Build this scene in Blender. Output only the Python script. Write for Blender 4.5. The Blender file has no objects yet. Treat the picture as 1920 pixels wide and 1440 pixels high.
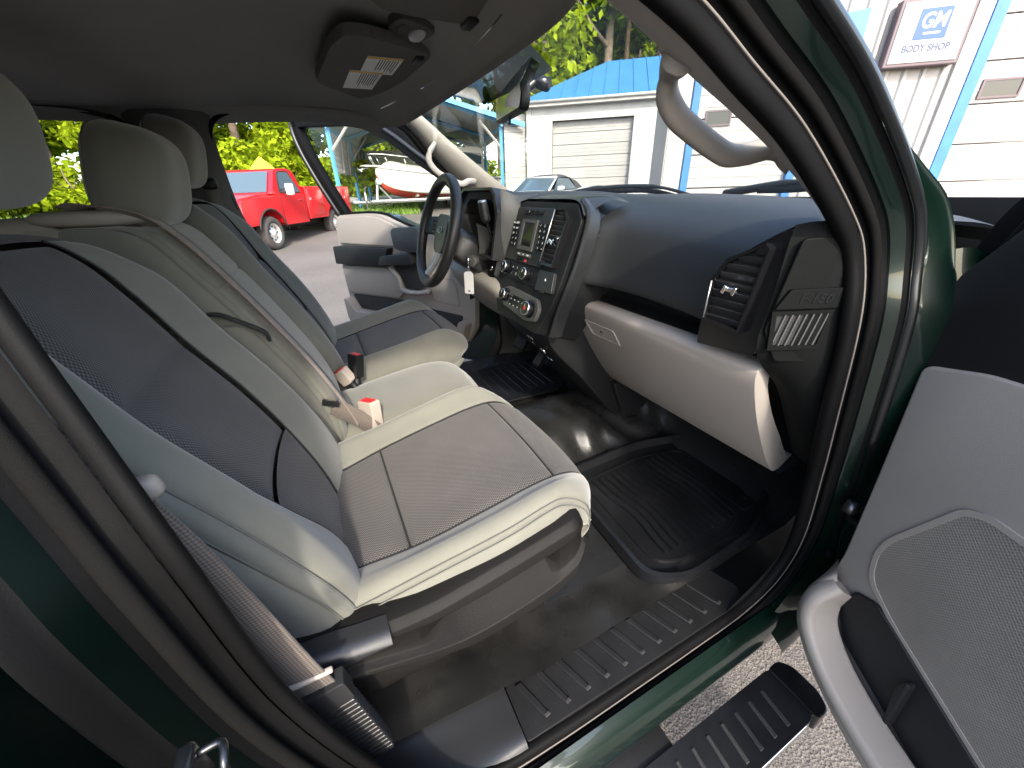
# A pickup cab seen through its open passenger door, a yard with a garage, a body shop, a boat and a red truck behind.
import bpy, bmesh, math, random
import numpy as np
from mathutils import Vector, Matrix

random.seed(7)
RNG = np.random.default_rng(7)
SC = bpy.context.scene
COL = SC.collection
R = math.radians

# ------------------------------------------------------------------ camera, light, exposure
# world: x = across the truck (+ passenger side), y = forward, z = up, ground z = 0, metres
YAW, PITCH, ROLL = R(64.4), R(27.0), R(2.0)
_f = Vector((-math.sin(YAW)*math.cos(PITCH), math.cos(YAW)*math.cos(PITCH), -math.sin(PITCH)))
_r = Vector((math.cos(YAW), math.sin(YAW), 0)); _u = _r.cross(_f)
_r2 = math.cos(ROLL)*_r - math.sin(ROLL)*_u
_u2 = math.sin(ROLL)*_r + math.cos(ROLL)*_u
cam = bpy.data.objects.new('camera', bpy.data.cameras.new('camera')); COL.objects.link(cam)
cam.matrix_world = Matrix(((_r2.x,_u2.x,-_f.x,1.09),(_r2.y,_u2.y,-_f.y,0.0),(_r2.z,_u2.z,-_f.z,1.50),(0,0,0,1)))
cam.data.sensor_width = 36; cam.data.lens = 13.5
cam.data.clip_start = 0.01; cam.data.clip_end = 2000
SC.camera = cam
SC.render.resolution_x, SC.render.resolution_y = 1024, 768

SUN_AZ, SUN_EL = R(-10), R(38)            # azimuth from +x towards +y
to_sun = Vector((math.cos(SUN_AZ)*math.cos(SUN_EL), math.sin(SUN_AZ)*math.cos(SUN_EL), math.sin(SUN_EL)))
W = bpy.data.worlds.new('World'); SC.world = W; W.use_nodes = True
nt = W.node_tree; nt.nodes.clear()
sky = nt.nodes.new('ShaderNodeTexSky'); sky.sky_type = 'NISHITA'; sky.sun_disc = False
sky.sun_elevation = SUN_EL; sky.sun_rotation = R(90) - SUN_AZ
sky.air_density = 1.0; sky.dust_density = 2.5; sky.ozone_density = 1.0
bg = nt.nodes.new('ShaderNodeBackground'); bg.inputs['Strength'].default_value = 0.15
wo = nt.nodes.new('ShaderNodeOutputWorld')
nt.links.new(sky.outputs[0], bg.inputs[0]); nt.links.new(bg.outputs[0], wo.inputs[0])
sl = bpy.data.lights.new('sun', 'SUN'); sl.energy = 1.3; sl.angle = R(3.0); sl.color = (1.0, 0.93, 0.80)
sun = bpy.data.objects.new('sun', sl); COL.objects.link(sun)
sun.rotation_euler = to_sun.to_track_quat('Z', 'Y').to_euler(); sun.location = (20, 5, 30)
SC.view_settings.view_transform = 'Standard'; SC.view_settings.look = 'None'
SC.view_settings.exposure = 2.4; SC.view_settings.gamma = 1.0
SC.cycles.max_bounces = 10; SC.cycles.diffuse_bounces = 5; SC.cycles.transparent_max_bounces = 12
SC.cycles.sample_clamp_indirect = 8

# ------------------------------------------------------------------ materials
MATS = {}
def mat(name, col, rough=0.5, metal=0.0, spec=0.5, bump=0.0, bscale=200.0, var=0.0, vscale=6.0, coat=0.0, coat_rough=0.08,
        sheen=0.0, col2=None, coords='Object', detail=3.0, emit=None, trans=0.0, rvar=0.0, bdist=0.001):
    m = bpy.data.materials.new(name); m.use_nodes = True; MATS[name] = m
    t = m.node_tree; b = t.nodes['Principled BSDF']
    b.inputs['Base Color'].default_value = (*col, 1); b.inputs['Roughness'].default_value = rough
    b.inputs['Metallic'].default_value = metal; b.inputs['Specular IOR Level'].default_value = spec
    b.inputs['Coat Weight'].default_value = coat; b.inputs['Coat Roughness'].default_value = coat_rough
    b.inputs['Sheen Weight'].default_value = sheen; b.inputs['Transmission Weight'].default_value = trans
    if emit: b.inputs['Emission Color'].default_value = (*emit[:3], 1); b.inputs['Emission Strength'].default_value = emit[3]
    tc = t.nodes.new('ShaderNodeTexCoord')
    if var > 0 or col2:
        n = t.nodes.new('ShaderNodeTexNoise'); n.inputs['Scale'].default_value = vscale; n.inputs['Detail'].default_value = detail
        t.links.new(tc.outputs[coords], n.inputs['Vector'])
        r = t.nodes.new('ShaderNodeValToRGB')
        c2 = col2 if col2 else tuple(min(1, c*(1+var)) for c in col)
        c1 = col if col2 else tuple(c*(1-var) for c in col)
        r.color_ramp.elements[0].color = (*c1, 1); r.color_ramp.elements[1].color = (*c2, 1)
        r.color_ramp.elements[0].position = 0.32; r.color_ramp.elements[1].position = 0.68
        t.links.new(n.outputs['Fac'], r.inputs[0]); t.links.new(r.outputs[0], b.inputs['Base Color'])
        if rvar > 0:
            mr = t.nodes.new('ShaderNodeMapRange'); mr.inputs['To Min'].default_value = max(0.02, rough-rvar); mr.inputs['To Max'].default_value = rough+rvar
            t.links.new(n.outputs['Fac'], mr.inputs['Value']); t.links.new(mr.outputs[0], b.inputs['Roughness'])
    if bump > 0:
        n2 = t.nodes.new('ShaderNodeTexNoise'); n2.inputs['Scale'].default_value = bscale; n2.inputs['Detail'].default_value = 2
        t.links.new(tc.outputs[coords], n2.inputs['Vector'])
        bp = t.nodes.new('ShaderNodeBump'); bp.inputs['Strength'].default_value = bump; bp.inputs['Distance'].default_value = bdist
        t.links.new(n2.outputs['Fac'], bp.inputs['Height']); t.links.new(bp.outputs[0], b.inputs['Normal'])
    return m

def weave(name, c_lo, c_hi, pitch, rough=0.85, bump=0.6, ang=0.0, sheen=0.15, aspect=1.0, soft=0.35):
    """woven cloth: two crossed thread waves in the panel's own metre UVs"""
    m = bpy.data.materials.new(name); m.use_nodes = True; MATS[name] = m
    t = m.node_tree; b = t.nodes['Principled BSDF']
    b.inputs['Roughness'].default_value = rough; b.inputs['Sheen Weight'].default_value = sheen; b.inputs['Specular IOR Level'].default_value = 0.25
    uv = t.nodes.new('ShaderNodeTexCoord')
    mp = t.nodes.new('ShaderNodeMapping'); mp.inputs['Rotation'].default_value[2] = ang
    t.links.new(uv.outputs['UV'], mp.inputs['Vector'])
    sep = t.nodes.new('ShaderNodeSeparateXYZ'); t.links.new(mp.outputs[0], sep.inputs[0])
    def sine(sock, p):
        mu = t.nodes.new('ShaderNodeMath'); mu.operation = 'MULTIPLY'; mu.inputs[1].default_value = 2*math.pi/p; t.links.new(sock, mu.inputs[0])
        s = t.nodes.new('ShaderNodeMath'); s.operation = 'SINE'; t.links.new(mu.outputs[0], s.inputs[0]); return s.outputs[0]
    sx = sine(sep.outputs['X'], pitch); sy = sine(sep.outputs['Y'], pitch*aspect)
    pr = t.nodes.new('ShaderNodeMath'); pr.operation = 'MULTIPLY'; t.links.new(sx, pr.inputs[0]); t.links.new(sy, pr.inputs[1])
    mr = t.nodes.new('ShaderNodeMapRange'); mr.inputs['From Min'].default_value = -soft; mr.inputs['From Max'].default_value = soft
    t.links.new(pr.outputs[0], mr.inputs['Value'])
    ns = t.nodes.new('ShaderNodeTexNoise'); ns.inputs['Scale'].default_value = 9; ns.inputs['Detail'].default_value = 4
    t.links.new(uv.outputs['UV'], ns.inputs['Vector'])
    mx = t.nodes.new('ShaderNodeMix'); mx.data_type = 'RGBA'
    mx.inputs['A'].default_value = (*c_lo, 1); mx.inputs['B'].default_value = (*c_hi, 1)
    t.links.new(mr.outputs[0], mx.inputs['Factor'])
    hs = t.nodes.new('ShaderNodeMix'); hs.data_type = 'RGBA'; hs.blend_type = 'MULTIPLY'; hs.inputs['Factor'].default_value = 0.35
    t.links.new(mx.outputs['Result'], hs.inputs['A']); t.links.new(ns.outputs['Fac'], hs.inputs['B'])
    t.links.new(hs.outputs['Result'], b.inputs['Base Color'])
    bp = t.nodes.new('ShaderNodeBump'); bp.inputs['Strength'].default_value = bump; bp.inputs['Distance'].default_value = 0.0008
    t.links.new(mr.outputs[0], bp.inputs['Height']); t.links.new(bp.outputs[0], b.inputs['Normal'])
    return m

weave('fabric_light', (.134,.133,.111), (.176,.174,.147), 0.0016, bump=.15, sheen=.3, soft=.9)
weave('fabric_dark', (.034,.0322,.0318), (.130,.121,.116), 0.0062, bump=.5, ang=R(0), aspect=.75, soft=.5, sheen=.1)
weave('belt_sunlit', (.16,.13,.113), (.30,.25,.22), 0.0050, bump=.5, ang=R(45), soft=.6)  # same webbing as the tan belt, with sunlight put into its colour
weave('belt_tan', (.08,.066,.056), (.17,.14,.118), 0.0050, bump=.5, ang=R(45), soft=.6)
mat('plastic_black', (.0085,.009,.010), .46, spec=.28, bump=.25, bscale=900, var=.12, vscale=4)
mat('plastic_soft', (.0105,.0110,.0125), .52, spec=.7, bump=.4, bscale=420, var=.1, vscale=3, bdist=.0012)
mat('plastic_gloss', (.006,.006,.007), .22)
mat('plastic_satin', (.016,.0165,.018), .34, bump=.1, bscale=900)
mat('plastic_grey', (.232,.209,.186), .55, bump=.25, bscale=700, var=.04, vscale=3)
mat('plastic_grey_dark', (.198,.178,.159), .6, bump=.3, bscale=600, var=.04, vscale=3)
mat('shield_plastic', (.0085,.0080,.0078), .52, spec=.12, bump=.5, bscale=900, var=.1, vscale=5, bdist=.0012)
mat('pillar_grey', (.30,.278,.258), .6, bump=.2, bscale=800, var=.04, vscale=4)
mat('pillar_dark', (.075,.071,.067), .65, bump=.2, bscale=700, var=.06)
mat('headliner', (.27,.26,.25), .95, spec=.1, bump=.5, bscale=900, var=.06, vscale=5)
mat('visor_cloth', (.14,.132,.122), .9, spec=.15, bump=.4, bscale=700, var=.05)
mat('rubber', (.0035,.0035,.0038), .60, spec=.08, bump=.15, bscale=900, var=.2, vscale=8)
mat('rubber_grey', (.022,.0215,.0215), .55, bump=.5, bscale=900, var=.15, vscale=9)
mat('vinyl_floor', (.013,.0132,.0135), .28, bump=.35, bscale=700, var=.2, vscale=7, rvar=.08)
mat('vinyl_sunlit', (.012,.0118,.0116), .27, bump=.3, bscale=500, col2=(.024,.023,.022), vscale=9, rvar=.08)  # lighter copy of the floor vinyl; sun glare by the sill painted in
mat('mat_rubber', (.0075,.008,.0092), .32, bump=.3, bscale=500, var=.25, vscale=10, rvar=.1)
mat('sill_plastic', (.009,.009,.0095), .48, spec=.18, bump=.5, bscale=450, var=.2, vscale=14, rvar=.1)
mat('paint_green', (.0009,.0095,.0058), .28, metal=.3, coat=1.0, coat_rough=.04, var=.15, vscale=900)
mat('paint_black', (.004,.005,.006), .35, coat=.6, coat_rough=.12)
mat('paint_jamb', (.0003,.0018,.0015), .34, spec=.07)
mat('chrome', (.75,.75,.76), .10, metal=1.0)
mat('metal_dark', (.10,.10,.10), .35, metal=.9)
mat('silver_trim', (.50,.51,.53), .3, metal=.8)
mat('leather_black', (.018,.0175,.0175), .42, bump=.5, bscale=380, var=.15, vscale=10, bdist=.0012)
mat('silver_grey', (.075,.075,.073), .4, metal=.2)
mat('buckle_beige', (.36,.31,.265), .4)
mat('buckle_red', (.62,.015,.02), .3)
mat('white_paper', (.82,.81,.78), .6)
mat('yellow_label', (.75,.45,.03), .6)
mat('ink', (.03,.03,.03), .6)
mat('badge_blue', (.012,.02,.06), .3)
mat('key_mark', (.62,.64,.66), .5)
mat('screen_glass', (.012,.013,.012), .12)
mat('screen_grey', (.10,.105,.105), .3)
mat('red_light', (.6,.06,.05), .4)
mat('band_grey', (.0055,.0053,.0053), .85, spec=.06, bump=.4, bscale=1500)
mat('plastic_matte', (.0045,.0050,.0050), .62, spec=.08, bump=.3, bscale=800)
mat('seal_tan', (.12,.105,.095), .6)
mat('seam_thread', (.10,.10,.088), .8)
mat('seam_dark', (.012,.012,.012), .8)
mat('lens_clear', (.75,.77,.78), .15, trans=.4)

def glass(name, tint, amount, rough=0.0):
    m = bpy.data.materials.new(name); m.use_nodes = True; MATS[name] = m
    t = m.node_tree; t.nodes.clear()
    o = t.nodes.new('ShaderNodeOutputMaterial'); tr = t.nodes.new('ShaderNodeBsdfTransparent'); tr.inputs[0].default_value = (*tint, 1)
    gl = t.nodes.new('ShaderNodeBsdfGlossy'); gl.inputs['Roughness'].default_value = rough; gl.inputs[0].default_value = (.9,.95,1,1)
    fr = t.nodes.new('ShaderNodeFresnel'); fr.inputs[0].default_value = 1.45
    mu = t.nodes.new('ShaderNodeMath'); mu.operation = 'MULTIPLY'; mu.inputs[1].default_value = amount
    mx = t.nodes.new('ShaderNodeMixShader')
    t.links.new(fr.outputs[0], mu.inputs[0]); t.links.new(mu.outputs[0], mx.inputs[0]); t.links.new(tr.outputs[0], mx.inputs[1]); t.links.new(gl.outputs[0], mx.inputs[2])
    t.links.new(mx.outputs[0], o.inputs[0]); return m
glass('glass_windshield', (.92,.96,.93), .22)
glass('glass_frit', (.16,.18,.17), .6)
glass('glass_privacy', (.10,.11,.105), .5)
glass('glass_side', (.86,.92,.89), .6)

# ------------------------------------------------------------------ mesh helpers
def _cr(t):
    t2, t3 = t*t, t*t*t
    return (-.5*t3+t2-.5*t, 1.5*t3-2.5*t2+1, -1.5*t3+2*t2+.5*t, .5*t3-.5*t2)
class Surf:
    """smooth surface through a grid of control points; call with u (rows) and v (columns) in 0..1"""
    def __init__(s, ctrl):
        c = np.array(ctrl, float); s.n, s.m = c.shape[:2]
        c = np.concatenate([2*c[:1]-c[1:2], c, 2*c[-1:]-c[-2:-1]], 0)
        s.c = np.concatenate([2*c[:, :1]-c[:, 1:2], c, 2*c[:, -1:]-c[:, -2:-1]], 1)
    def __call__(s, u, v):
        u, v = np.broadcast_arrays(np.asarray(u, float), np.asarray(v, float))
        a = np.clip(u, 0, 1)*(s.n-1); b = np.clip(v, 0, 1)*(s.m-1)
        i = np.minimum(a.astype(int), s.n-2); j = np.minimum(b.astype(int), s.m-2)
        wu = _cr(a-i); wv = _cr(b-j); out = np.zeros(u.shape+(3,))
        for p in range(4):
            for q in range(4):
                out += (wu[p]*wv[q])[..., None]*s.c[i+p, j+q]
        return out
def curve(pts, n=60, closed=False):
    p = np.array(pts, float)
    if closed: p = np.concatenate([p[-1:], p, p[:2]], 0); k = len(pts)
    else: p = np.concatenate([2*p[:1]-p[1:2], p, 2*p[-1:]-p[-2:-1]], 0); k = len(pts)-1
    t = np.linspace(0, k, n, endpoint=not closed); i = np.minimum(t.astype(int), k-1); w = _cr(t-i)
    return sum(w[q][:, None]*p[i+q] for q in range(4))
def nrm(v): v = np.asarray(v, float); return v/(np.linalg.norm(v)+1e-12)

def obj(name, geo, m, parent=None, smooth=True, uv=None, sharp=None):
    """one mesh object from a list of (verts, faces) pieces"""
    if isinstance(geo, tuple): geo = [geo]
    V, F = [], []
    for v, f in geo:
        o = len(V); V += [tuple(map(float, p)) for p in v]; F += [tuple(i+o for i in q) for q in f]
    me = bpy.data.meshes.new(name); me.from_pydata(V, [], F); me.update()
    if uv is not None:
        l = me.uv_layers.new(name='UVMap')
        idx = np.empty(len(me.loops), int); me.loops.foreach_get('vertex_index', idx)
        l.data.foreach_set('uv', np.asarray(uv, float)[idx].ravel())
    me.polygons.foreach_set('use_smooth', [bool(smooth)]*len(me.polygons))
    if smooth and sharp:
        me.set_sharp_from_angle(angle=R(sharp))
    me.materials.append(MATS[m] if isinstance(m, str) else m)
    ob = bpy.data.objects.new(name, me); COL.objects.link(ob)
    if parent is not None: ob.parent = parent
    return ob
def empty(name, loc=(0,0,0), parent=None):
    o = bpy.data.objects.new(name, None); COL.objects.link(o); o.location = loc; o.empty_display_size = .1
    if parent is not None: o.parent = parent
    return o
def tag(o, label=None, cat=None, group=None, kind=None):
    if label: o['label'] = label
    if cat: o['category'] = cat
    if group: o['group'] = group
    if kind: o['kind'] = kind
    return o
def gridfaces(n, m, wrap=False):
    F = []
    for i in range(n-1):
        for j in range(m if wrap else m-1):
            k = (j+1) % m
            F.append((i*m+j, i*m+k, (i+1)*m+k, (i+1)*m+j))
    return F
def endbias(n):
    """samples 0..1 with extra ones near both ends, for seams"""
    e = [0, .004, .010, .018, .03]; mid = list(np.linspace(.05, .95, n)); return np.array(e+mid+[1-x for x in reversed(e)])
def patch(name, S, u0, u1, v0, v1, nu, nv, m, parent, seam=.005, sw=.008, lift=0.0, ref=None, sides='uUvV', wr=0.0):
    """a sewn panel of a surface: dips along its borders, puffs between them"""
    us = u0+(u1-u0)*endbias(nu); vs = v0+(v1-v0)*endbias(nv)
    uu, vv = np.meshgrid(us, vs, indexing='ij'); P = S(uu, vv); h = 1e-3
    N = np.cross(S(np.minimum(uu+h,1), vv)-S(np.maximum(uu-h,0), vv), S(uu, np.minimum(vv+h,1))-S(uu, np.maximum(vv-h,0)))
    N /= np.linalg.norm(N, axis=2, keepdims=True)+1e-12
    if ref is not None and np.sum(N*(P-np.array(ref))) < 0: N = -N
    du = np.concatenate([np.zeros((1, P.shape[1])), np.cumsum(np.linalg.norm(np.diff(P, axis=0), axis=2), 0)], 0)
    dv = np.concatenate([np.zeros((P.shape[0], 1)), np.cumsum(np.linalg.norm(np.diff(P, axis=1), axis=2), 1)], 1)
    big = np.full(du.shape, 9.0); d = big
    if 'u' in sides: d = np.minimum(d, du)
    if 'U' in sides: d = np.minimum(d, du[-1:]-du)
    if 'v' in sides: d = np.minimum(d, dv)
    if 'V' in sides: d = np.minimum(d, dv[:, -1:]-dv)
    off = lift - seam*np.exp(-(d/sw)**1.3)
    if wr: off = off + wr*np.sin(du*31+dv*17+3*np.sin(dv*23))*np.minimum(1, d/.03)
    P = P+N*off[..., None]
    n, k = P.shape[:2]
    return obj(name, (P.reshape(-1, 3), gridfaces(n, k)), m, parent, uv=np.stack([du, dv], -1).reshape(-1, 2))
def beltobj(name, path, w, up, parent, m='belt_tan', t=.0012):
    """flat webbing with metre UVs along and across"""
    path = np.array(path, float); n = len(path); prof = [(-w,-t),(0,-t*1.4),(w,-t),(w,t),(0,t*1.4),(-w,t)]
    V, F = sweepgeo(path, prof, up=up); s = np.concatenate([[0], np.cumsum(np.linalg.norm(np.diff(path, axis=0), axis=1))])
    return obj(name, (V, F), m, parent, uv=[(s[i], a) for i in range(n) for a, b in prof])
def seamline(name, S, uv, r, m, parent, n=60, lift=.001, ref=None):
    """a thin cord laid along a surface path given in (u, v)"""
    q = curve([(a, b, 0) for a, b in uv], n); u, v = q[:, 0], q[:, 1]; P = S(u, v); h = 1e-3
    N = np.cross(S(np.minimum(u+h,1), v)-S(np.maximum(u-h,0), v), S(u, np.minimum(v+h,1))-S(u, np.maximum(v-h,0))); N /= np.linalg.norm(N, axis=1, keepdims=True)+1e-12
    if ref is not None and np.sum(N*(P-np.array(ref))) < 0: N = -N
    return obj(name, tubegeo(P+N*lift, r, 5), m, parent)
def surfgeo(S, nu=24, nv=24):
    uu, vv = np.meshgrid(np.linspace(0,1,nu), np.linspace(0,1,nv), indexing='ij'); return S(uu, vv).reshape(-1,3), gridfaces(nu, nv)
def surfobj(name, ctrl, m, parent, nu=24, nv=24, thick=0.0, out=None):
    S = Surf(ctrl); V, F = surfgeo(S, nu, nv); o = obj(name, (V, F), m, parent)
    if thick:
        md = o.modifiers.new('thickness', 'SOLIDIFY'); md.thickness = thick; md.offset = 0
    return o
def sweepgeo(path, prof, up=(0,0,1), closed=False, scale=None, caps=True):
    path = np.array(path, float); n = len(path)
    T = np.roll(path, -1, 0)-np.roll(path, 1, 0)
    if not closed: T[0] = path[1]-path[0]; T[-1] = path[-1]-path[-2]
    prof = np.array(prof, float); m = len(prof); V = []
    for i in range(n):
        t = nrm(T[i]); upv = np.array(up[i] if np.ndim(up) == 2 else up, float)
        s = nrm(np.cross(t, upv)); u = np.cross(s, t); k = 1 if scale is None else scale[i]
        for a, b in prof: V.append(path[i]+s*a*k+u*b*k)
    F = gridfaces(n, m, True)
    if closed:
        for j in range(m): F.append(((n-1)*m+j, (n-1)*m+(j+1)%m, (j+1)%m, j))
    elif caps: F.append(tuple(range(m-1, -1, -1))); F.append(tuple(range((n-1)*m, n*m)))
    return V, F
def circ(r, n=10, ry=None, e=1.0):
    ry = r if ry is None else ry; out = []
    for i in range(n):
        a = 2*math.pi*i/n; c, s = math.cos(a), math.sin(a)
        out.append((r*math.copysign(abs(c)**e, c), ry*math.copysign(abs(s)**e, s)))
    return out
def tubegeo(pts, r, n=8, closed=False):
    """round tube with a transported frame; r may be a list"""
    p = np.array(pts, float); k = len(p); T = np.gradient(p, axis=0)
    if closed: T = np.roll(p, -1, 0)-np.roll(p, 1, 0)
    rr = np.full(k, r) if np.isscalar(r) else np.array(r, float)
    t0 = nrm(T[0]); a = nrm(np.cross(t0, (0,0,1) if abs(t0[2]) < .9 else (1,0,0))); V = []
    for i in range(k):
        t = nrm(T[i]); a = nrm(a-t*np.dot(a, t)); b = np.cross(t, a)
        for j in range(n):
            w = 2*math.pi*j/n; V.append(p[i]+rr[i]*(math.cos(w)*a+math.sin(w)*b))
    F = gridfaces(k, n, True)
    if closed:
        for j in range(n): F.append(((k-1)*n+j, (k-1)*n+(j+1)%n, (j+1)%n, j))
    else: F.append(tuple(range(n-1, -1, -1))); F.append(tuple(range((k-1)*n, k*n)))
    return V, F
class Fr:
    """a local frame: origin, right a, up b, outward n"""
    def __init__(s, o, a, b, n=None):
        s.o = np.array(o, float); s.a = nrm(a); s.b = nrm(np.array(b, float)-np.dot(b, s.a)*s.a); s.n = np.cross(s.a, s.b) if n is None else nrm(n)
    def __call__(s, x, y, z=0): return s.o+s.a*x+s.b*y+s.n*z
def bmgeo(bm):
    bm.verts.ensure_lookup_table(); bm.verts.index_update()
    r = [v.co[:] for v in bm.verts], [tuple(v.index for v in f.verts) for f in bm.faces]; bm.free(); return r
def prismgeo(fr, poly, z0, z1, bev=.002, seg=2):
    """polygon in the frame's plane drawn out from z0 to z1 along its normal, edges rounded"""
    bm = bmesh.new(); k = len(poly)
    lo = [bm.verts.new(fr(x, y, z0)) for x, y in poly]; hi = [bm.verts.new(fr(x, y, z1)) for x, y in poly]
    bm.faces.new(lo[::-1]); bm.faces.new(hi)
    for i in range(k): bm.faces.new((lo[i], lo[(i+1)%k], hi[(i+1)%k], hi[i]))
    bmesh.ops.recalc_face_normals(bm, faces=bm.faces)
    if bev: bmesh.ops.bevel(bm, geom=bm.edges[:], offset=bev, segments=seg, profile=.5, affect='EDGES', clamp_overlap=True)
    return bmgeo(bm)
def framegeo(fr, outer, inner, z0, z1):
    """flat ring between two polygons with equal point counts, with depth"""
    k = len(outer); V = [fr(x,y,z1) for x,y in outer]+[fr(x,y,z1) for x,y in inner]+[fr(x,y,z0) for x,y in inner]+[fr(x,y,z0) for x,y in outer]
    F = []
    for i in range(k):
        j = (i+1)%k
        F += [(i,j,k+j,k+i), (k+i,k+j,2*k+j,2*k+i), (3*k+i,3*k+j,j,i)]
    return V, F
def rpoly(poly, r, n=4):
    """round the corners of a polygon"""
    out = []; k = len(poly); P = [np.array(p, float) for p in poly]
    for i in range(k):
        a, b, c = P[i-1], P[i], P[(i+1)%k]; d1, d2 = np.linalg.norm(a-b), np.linalg.norm(c-b); q = min(r, d1*.45, d2*.45)
        s, e = b+(a-b)/d1*q, b+(c-b)/d2*q
        for t in np.linspace(0, 1, n): out.append(tuple((1-t)**2*s+2*t*(1-t)*b+t*t*e))
    return out
def boxgeo(c, size, bev=.003, fr=None, seg=2):
    fr = fr or Fr((0,0,0), (1,0,0), (0,1,0)); x, y, z = c; a, b, d = [s/2 for s in size]
    return prismgeo(Fr(fr(x, y, z), fr.a, fr.b, fr.n), [(-a,-b),(a,-b),(a,b),(-a,b)], -d, d, bev, seg)
def lathegeo(fr, prof, n=24, caps=True):
    """profile of (radius, height) turned round the frame's normal"""
    V = []; k = len(prof)
    for r, h in prof:
        for j in range(n):
            w = 2*math.pi*j/n; V.append(fr(r*math.cos(w), r*math.sin(w), h))
    F = gridfaces(k, n, True)
    if caps: F.append(tuple(range(n-1,-1,-1))); F.append(tuple(range((k-1)*n, k*n)))
    return V, F
def textgeo(fr, s, size, z=0.0, depth=.001, align='CENTER', mirror=False, shear=0, bold=0.0, sx=1.0):
    cu = bpy.data.curves.new('lettering', 'FONT'); cu.body = s; cu.size = size; cu.align_x = align; cu.align_y = 'CENTER'; cu.extrude = depth/2; cu.shear = shear; cu.offset = bold; cu.resolution_u = 3
    o = bpy.data.objects.new('lettering', cu); COL.objects.link(o)
    dg = bpy.context.evaluated_depsgraph_get(); me = bpy.data.meshes.new_from_object(o.evaluated_get(dg))
    V = [fr((-v.co.x if mirror else v.co.x)*sx, v.co.y, v.co.z+z) for v in me.vertices]; F = [tuple(p.vertices) for p in me.polygons]
    bpy.data.objects.remove(o); bpy.data.curves.remove(cu); bpy.data.meshes.remove(me); return V, F
def blobgeo(fr, rx, ry, rz, e1=.6, e2=.6, nu=24, nv=16, warp=None):
    """superellipsoid"""
    V = []; sp = lambda a, e: math.copysign(abs(a)**e, a)
    for i in range(nv+1):
        ph = -math.pi/2+math.pi*i/nv
        for j in range(nu):
            th = 2*math.pi*j/nu
            x = rx*sp(math.cos(ph), e1)*sp(math.cos(th), e2); y = ry*sp(math.cos(ph), e1)*sp(math.sin(th), e2); z = rz*sp(math.sin(ph), e1)
            if warp: x, y, z = warp(x, y, z)
            V.append(fr(x, y, z))
    return V, gridfaces(nv+1, nu, True)
XYZ = Fr((0,0,0), (1,0,0), (0,1,0))

# ------------------------------------------------------------------ the pickup: cab shell
truck = tag(empty('pickup_truck'), 'dark green crew cab pickup with grey cloth seats, front doors standing open', 'pickup truck')

LOOP_P = [(.756,-.182,1.475),(.735,-.188,1.58),(.712,-.155,1.670),(.703,-.03,1.705),(.700,.12,1.712),(.704,.27,1.700),(.711,.39,1.661),(.724,.48,1.610),
          (.738,.584,1.550),(.761,.702,1.452),(.776,.745,1.391),(.799,.752,1.295),(.81,.78,1.111),(.81,.825,.942),(.81,.862,.755),(.81,.825,.640),(.81,.72,.588),
          (.81,.56,.580),(.81,.40,.580),(.81,.20,.583),(.81,.055,.608),(.81,-.048,.712),(.81,-.096,.876),(.81,-.132,1.070),(.809,-.144,1.253),(.786,-.161,1.349)]
LOOP_D = [(-.752,-.225,1.475),(-.730,-.232,1.60),(-.704,-.210,1.72),(-.692,-.10,1.772),(-.690,.08,1.778),(-.690,.26,1.778),(-.690,.36,1.764),(-.692,.44,1.724)]+[(-.704,.505,1.655),(-.742,.66,1.505)]+[(-x, y-(.045 if y < 0 else 0), z) for x, y, z in LOOP_P[10:]]
def loopdirs(P):
    """outward direction in the side plane at each point of a closed loop"""
    T = np.roll(P, -1, 0)-np.roll(P, 1, 0); T[:, 0] = 0; T /= np.linalg.norm(T, axis=1, keepdims=True)+1e-9
    N = np.stack([np.zeros(len(P)), T[:, 2], -T[:, 1]], 1); c = P.mean(0)
    if np.sum(N*(P-c)) < 0: N = -N
    return N
def bandgeo(loop, steps, sgn, lo=0, hi=None, closed=True):
    """strip round a loop; steps = list of (outward offset, x shift)"""
    P = curve(loop, 160, True); N = loopdirs(P)
    if hi is not None: P, N = P[lo:hi], N[lo:hi]; closed = False
    rows = [P+N*o+np.array([sgn*dx, 0, 0]) for o, dx in steps]
    n = len(P); V = np.concatenate(rows, 0); F = []
    for i in range(len(rows)-1):
        for j in range(n if closed else n-1):
            k = (j+1) % n; F.append((i*n+j, i*n+k, (i+1)*n+k, (i+1)*n+j))
    return V, F
def loopsweep(loop, off, dx, prof, sgn):
    P = curve(loop, 160, True); N = loopdirs(P); P = P+N*off+np.array([sgn*dx, 0, 0]); return sweepgeo(P, prof, up=N, closed=True)
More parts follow.
